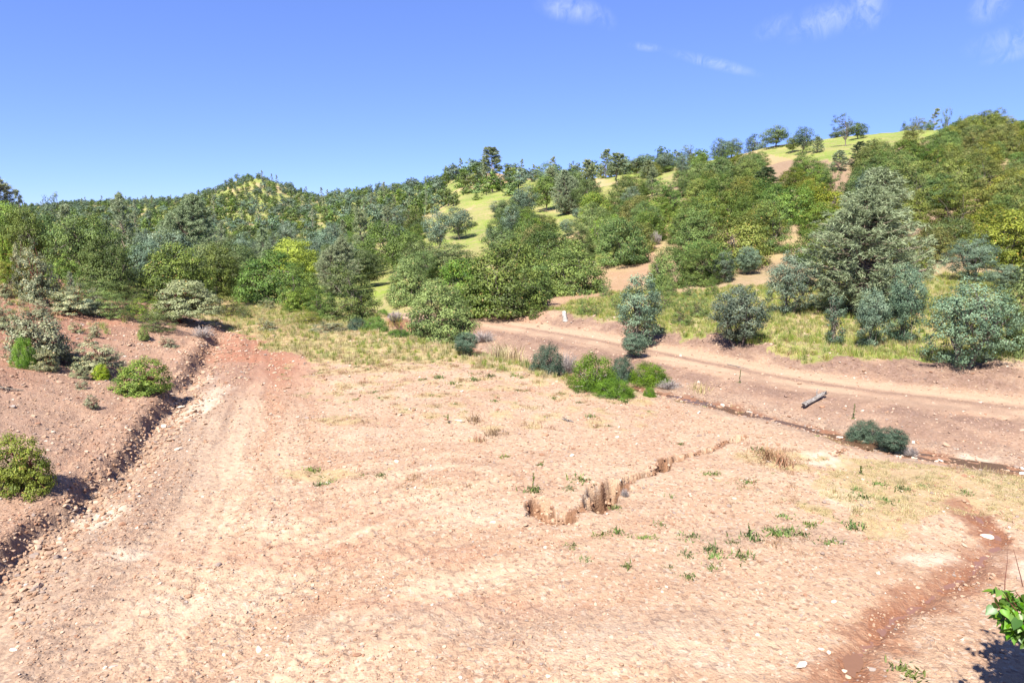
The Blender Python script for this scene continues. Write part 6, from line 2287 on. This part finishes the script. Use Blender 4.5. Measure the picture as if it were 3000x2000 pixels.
stump()


def lying_branch(u0, v0, u1, v1, r, seed, label, name='fallen_branch', mat='bark'):
    X, Y, Z = W([u0, u1], [v0, v1])
    z = H(X, Y)
    rng = np.random.RandomState(seed)
    c = np.array([(X[0] + X[1]) / 2, (Y[0] + Y[1]) / 2, (z[0] + z[1]) / 2])
    p = curve_pts(rng, np.array([X[0], Y[0], z[0] + r]) - c, np.array([X[1], Y[1], z[1] + r]) - c, 10, .05)
    mb = MB()
    tube(mb, p, np.linspace(r, r * .4, 10), 6)
    for k in range(4):
        q = p[3 + k]
        tube(mb, [q, q + rng.normal(size=3) * (.10, .10, .04), q + rng.normal(size=3) * (.2, .2, .05)], [r * .5, r * .35, r * .2], 4)
    o = bpy.data.objects.new(name, mb.mesh(name, [MT[mat]]))
    link(o)
    o.location = tuple(c)
    tag(o, label, 'branch')


lying_branch(-40, 1134, 68, 1146, .035, 1, 'dark fallen branch on the left bank at the left edge')
lying_branch(1648, 1229, 1680, 1238, .03, 2, 'pale grey stick on the bare ground above the gully', mat='wood')
lying_branch(2130, 1068, 2195, 1082, .02, 3, 'thin grey stick beside the wheel track of the road', mat='wood')


# ------------------------------------------------------------------ water
def strip(name, P, widths, zoff, mat, label=None, kind='structure', level=None):
    P = np.asarray(P)
    t = np.gradient(P, axis=0)
    t = t / np.linalg.norm(t, axis=1)[:, None]
    nrm = np.stack([-t[:, 1], t[:, 0]], 1)
    w = np.interp(np.linspace(0, 1, len(P)), np.linspace(0, 1, len(widths)), widths)
    cols = np.linspace(-1, 1, 5)
    V = []
    for k, c in enumerate(cols):
        q = P + nrm * (w * c)[:, None]
        V.append(q)
    V = np.stack(V, 1)
    cz = np.min(np.stack([H(P[:, 0] + nrm[:, 0] * w * c, P[:, 1] + nrm[:, 1] * w * c) for c in np.linspace(-.4, .4, 5)]), 0)
    cz = np.minimum.accumulate(cz) if level is None else cz
    cz = np.convolve(np.pad(cz, 3, mode='edge'), np.ones(7) / 7, 'valid')
    z = np.repeat((cz + zoff)[:, None], 5, 1)
    v = np.concatenate([V, z[:, :, None]], 2).reshape(-1, 3)
    i = np.arange(len(P) - 1)[:, None] * 5
    j = np.arange(4)[None]
    f = np.stack([i + j, i + j + 1, i + 5 + j + 1, i + 5 + j], -1).reshape(-1, 4)[:, ::-1]
    mb = MB()
    mb.add(v, f)
    o = bpy.data.objects.new(name, mb.mesh(name, [mat], True))
    link(o)
    tag(o, label, None, None, kind)
    return o


def water_mat(name, col, rough=.12):
    s = NT(name)
    n = s.noise(s.pos(), 14, 3, .5)
    return s.done(s.pbr(col, rough, s.bump(n, .25, .02), .5))


def resample(P, step):
    d = np.concatenate([[0], np.cumsum(np.linalg.norm(np.diff(P, axis=0), axis=1))])
    s = np.arange(0, d[-1], step)
    return np.stack([np.interp(s, d, P[:, 0]), np.interp(s, d, P[:, 1])], 1)


CR = resample(CREEK, .35)
strip('creek_water', CR, [.5, .5, .45, .5, .4, .35, .4], .035, water_mat('creek_water', (.09, .05, .03), .22), level=1)
RL = resample(RILL, .12)
strip('rill_water', RL, [.10, .14, .12, .10, .08, .10, .07, .09, .10, .08, .06], .004, water_mat('muddy_water', (.17, .085, .055), .35), level=1)


def puddle(u, v, rx, ry, rot, name):
    c = onplane([(u, v)], 0)[0]
    th = np.linspace(0, 2 * np.pi, 40, endpoint=False)
    r = 1 + .28 * np.sin(2 * th + 1) + .14 * np.sin(3 * th + .4) + .07 * np.sin(7 * th)
    x, y = rx * r * np.cos(th), ry * r * np.sin(th)
    X = c[0] + x * math.cos(rot) - y * math.sin(rot)
    Y = c[1] + x * math.sin(rot) + y * math.cos(rot)
    z = float(np.percentile(H(X, Y), 40))
    mb = MB()
    mb.add(np.stack([X, Y, np.full(40, z + .012)], 1), np.array([np.arange(40)]))
    o = bpy.data.objects.new(name, mb.mesh(name, [water_mat(name, (.15, .075, .042), .55)]))
    link(o)
    tag(o, None, None, None, 'structure')


puddle(2497, 1935, .11, .34, -.35, 'puddle')


# ------------------------------------------------------------------ redbud at the lower right, mostly outside the picture
def redbud():
    cx, cy = 6.45, 6.5
    z0 = float(H(np.array([cx]), np.array([cy]))[0])
    e = bpy.data.objects.new('redbud_tree', None)
    link(e)
    e.location = (cx, cy, z0)
    tag(e, 'leafy branch with heart-shaped bright green leaves entering at the lower right corner', 'tree')
    rng = np.random.RandomState(12)
    # heart-shaped leaf, folded along the rib, unit length, base at origin, tip at +x
    v = np.array([(0, 0, 0), (-.12, .22, .05), (.05, .46, .12), (.35, .45, .12), (.70, .24, .04), (1.05, 0, -.10),
                  (.70, -.24, .04), (.35, -.45, .12), (.05, -.46, .12), (-.12, -.22, .05), (.35, 0, -.02), (.70, 0, -.05)], float)
    tri = [(0, 10, 1), (1, 10, 2), (2, 10, 3), (3, 10, 11), (3, 11, 4), (4, 11, 5), (5, 11, 6), (6, 11, 7), (7, 11, 10), (7, 10, 8), (8, 10, 9), (9, 10, 0)]
    metas = []
    for k in range(3):
        mb = MB()
        mb.add(v * (1, 1, .6 + .5 * k), np.array(tri), 0, np.full(12, .2 + .3 * k))
        metas.append(mb.mesh('heart_leaf', [MT['red']], True))
    tb = MB()
    tips = []

    def at(u, v, Y):
        a, b = ray(u, v)
        return np.array([float(a) * Y - cx, Y - cy, CAM_H + float(b) * Y - z0])
    target = at(2925, 1722, 6.5)
    ends = [(target, 1)] + [(np.array([rng.uniform(-1.15, .9), rng.uniform(-.5, .9), rng.uniform(2.3, 3.6)]), 0) for _ in range(150)]
    ends += [(at(2975, 1732, 6.7), 1), (at(2915, 1762, 6.4), 1), (at(2950, 1797, 6.4), 1), (at(2990, 1817, 6.3), 1), (at(3030, 1762, 6.6), 1), (at(2960, 1752, 6.6), 1), (at(3060, 1842, 6.4), 1)]
    ends += [(np.array([rng.uniform(-1.0, .1), rng.uniform(-.5, .9), rng.uniform(1.9, 2.9)]), 0) for _ in range(10)]
    def hidden(en):
        uu, vv = project(cx + en[0], cy + en[1], z0 + en[2])
        return uu > 3070 or vv > 2080
    ends = [e_ for e_ in ends if e_[1] or hidden(e_[0])]
    for k, (en, vis) in enumerate(ends):
        st = np.array([rng.normal() * .05, rng.normal() * .05, -.05])
        p = curve_pts(rng, st, en, 9, .14, -.06)
        tube(tb, p, np.linspace(.022, .004, 9), 5)
        for j in range(34 if vis else 26):
            t = rng.uniform(.80 if vis else .45, 1.0)
            q = np.array([np.interp(t, np.linspace(0, 1, 9), p[:, a]) for a in range(3)])
            tips.append((q, vis))
    # bare reddish twig ends that stick up
    for (dx, dy) in [(0, 0), (.22, .05), (.33, -.02)]:
        q = target + np.array([.06 + dx, dy, .0])
        tube(tb, curve_pts(rng, q, q + np.array([rng.normal() * .04, .05, .38]), 5, .06), np.linspace(.007, .002, 5), 4)
    o = bpy.data.objects.new('branches', tb.mesh('branches', [MT['mbark']], True))
    link(o, e)
    hid = MB()
    nleaf = 0
    for q, vis in tips:
        az = rng.rand() * 6.28
        L = rng.uniform(.07, .115)
        pos = q + np.array([math.cos(az), math.sin(az), rng.normal() * .5]) * .05
        eu = (rng.normal() * .45, rng.uniform(.15, 1.1), az)
        w_ = np.array([cx, cy, z0]) + pos
        uu, vv = project(*w_)
        if vis and nleaf < 290:
            lo = bpy.data.objects.new('leaf', metas[rng.randint(3)])
            link(lo, e)
            lo.location = tuple(pos)
            lo.rotation_euler = eu
            lo.scale = (L, L, L)
            nleaf += 1
        else:
            from mathutils import Euler
            M = np.array(Euler(eu).to_matrix())
            hid.add((v * L) @ M.T + pos, np.array(tri), 0, np.full(12, rng.rand() * .8))
    h = bpy.data.objects.new('foliage', hid.mesh('foliage', [MT['red']]))
    link(h, e)
    h['kind'] = 'stuff'


redbud()
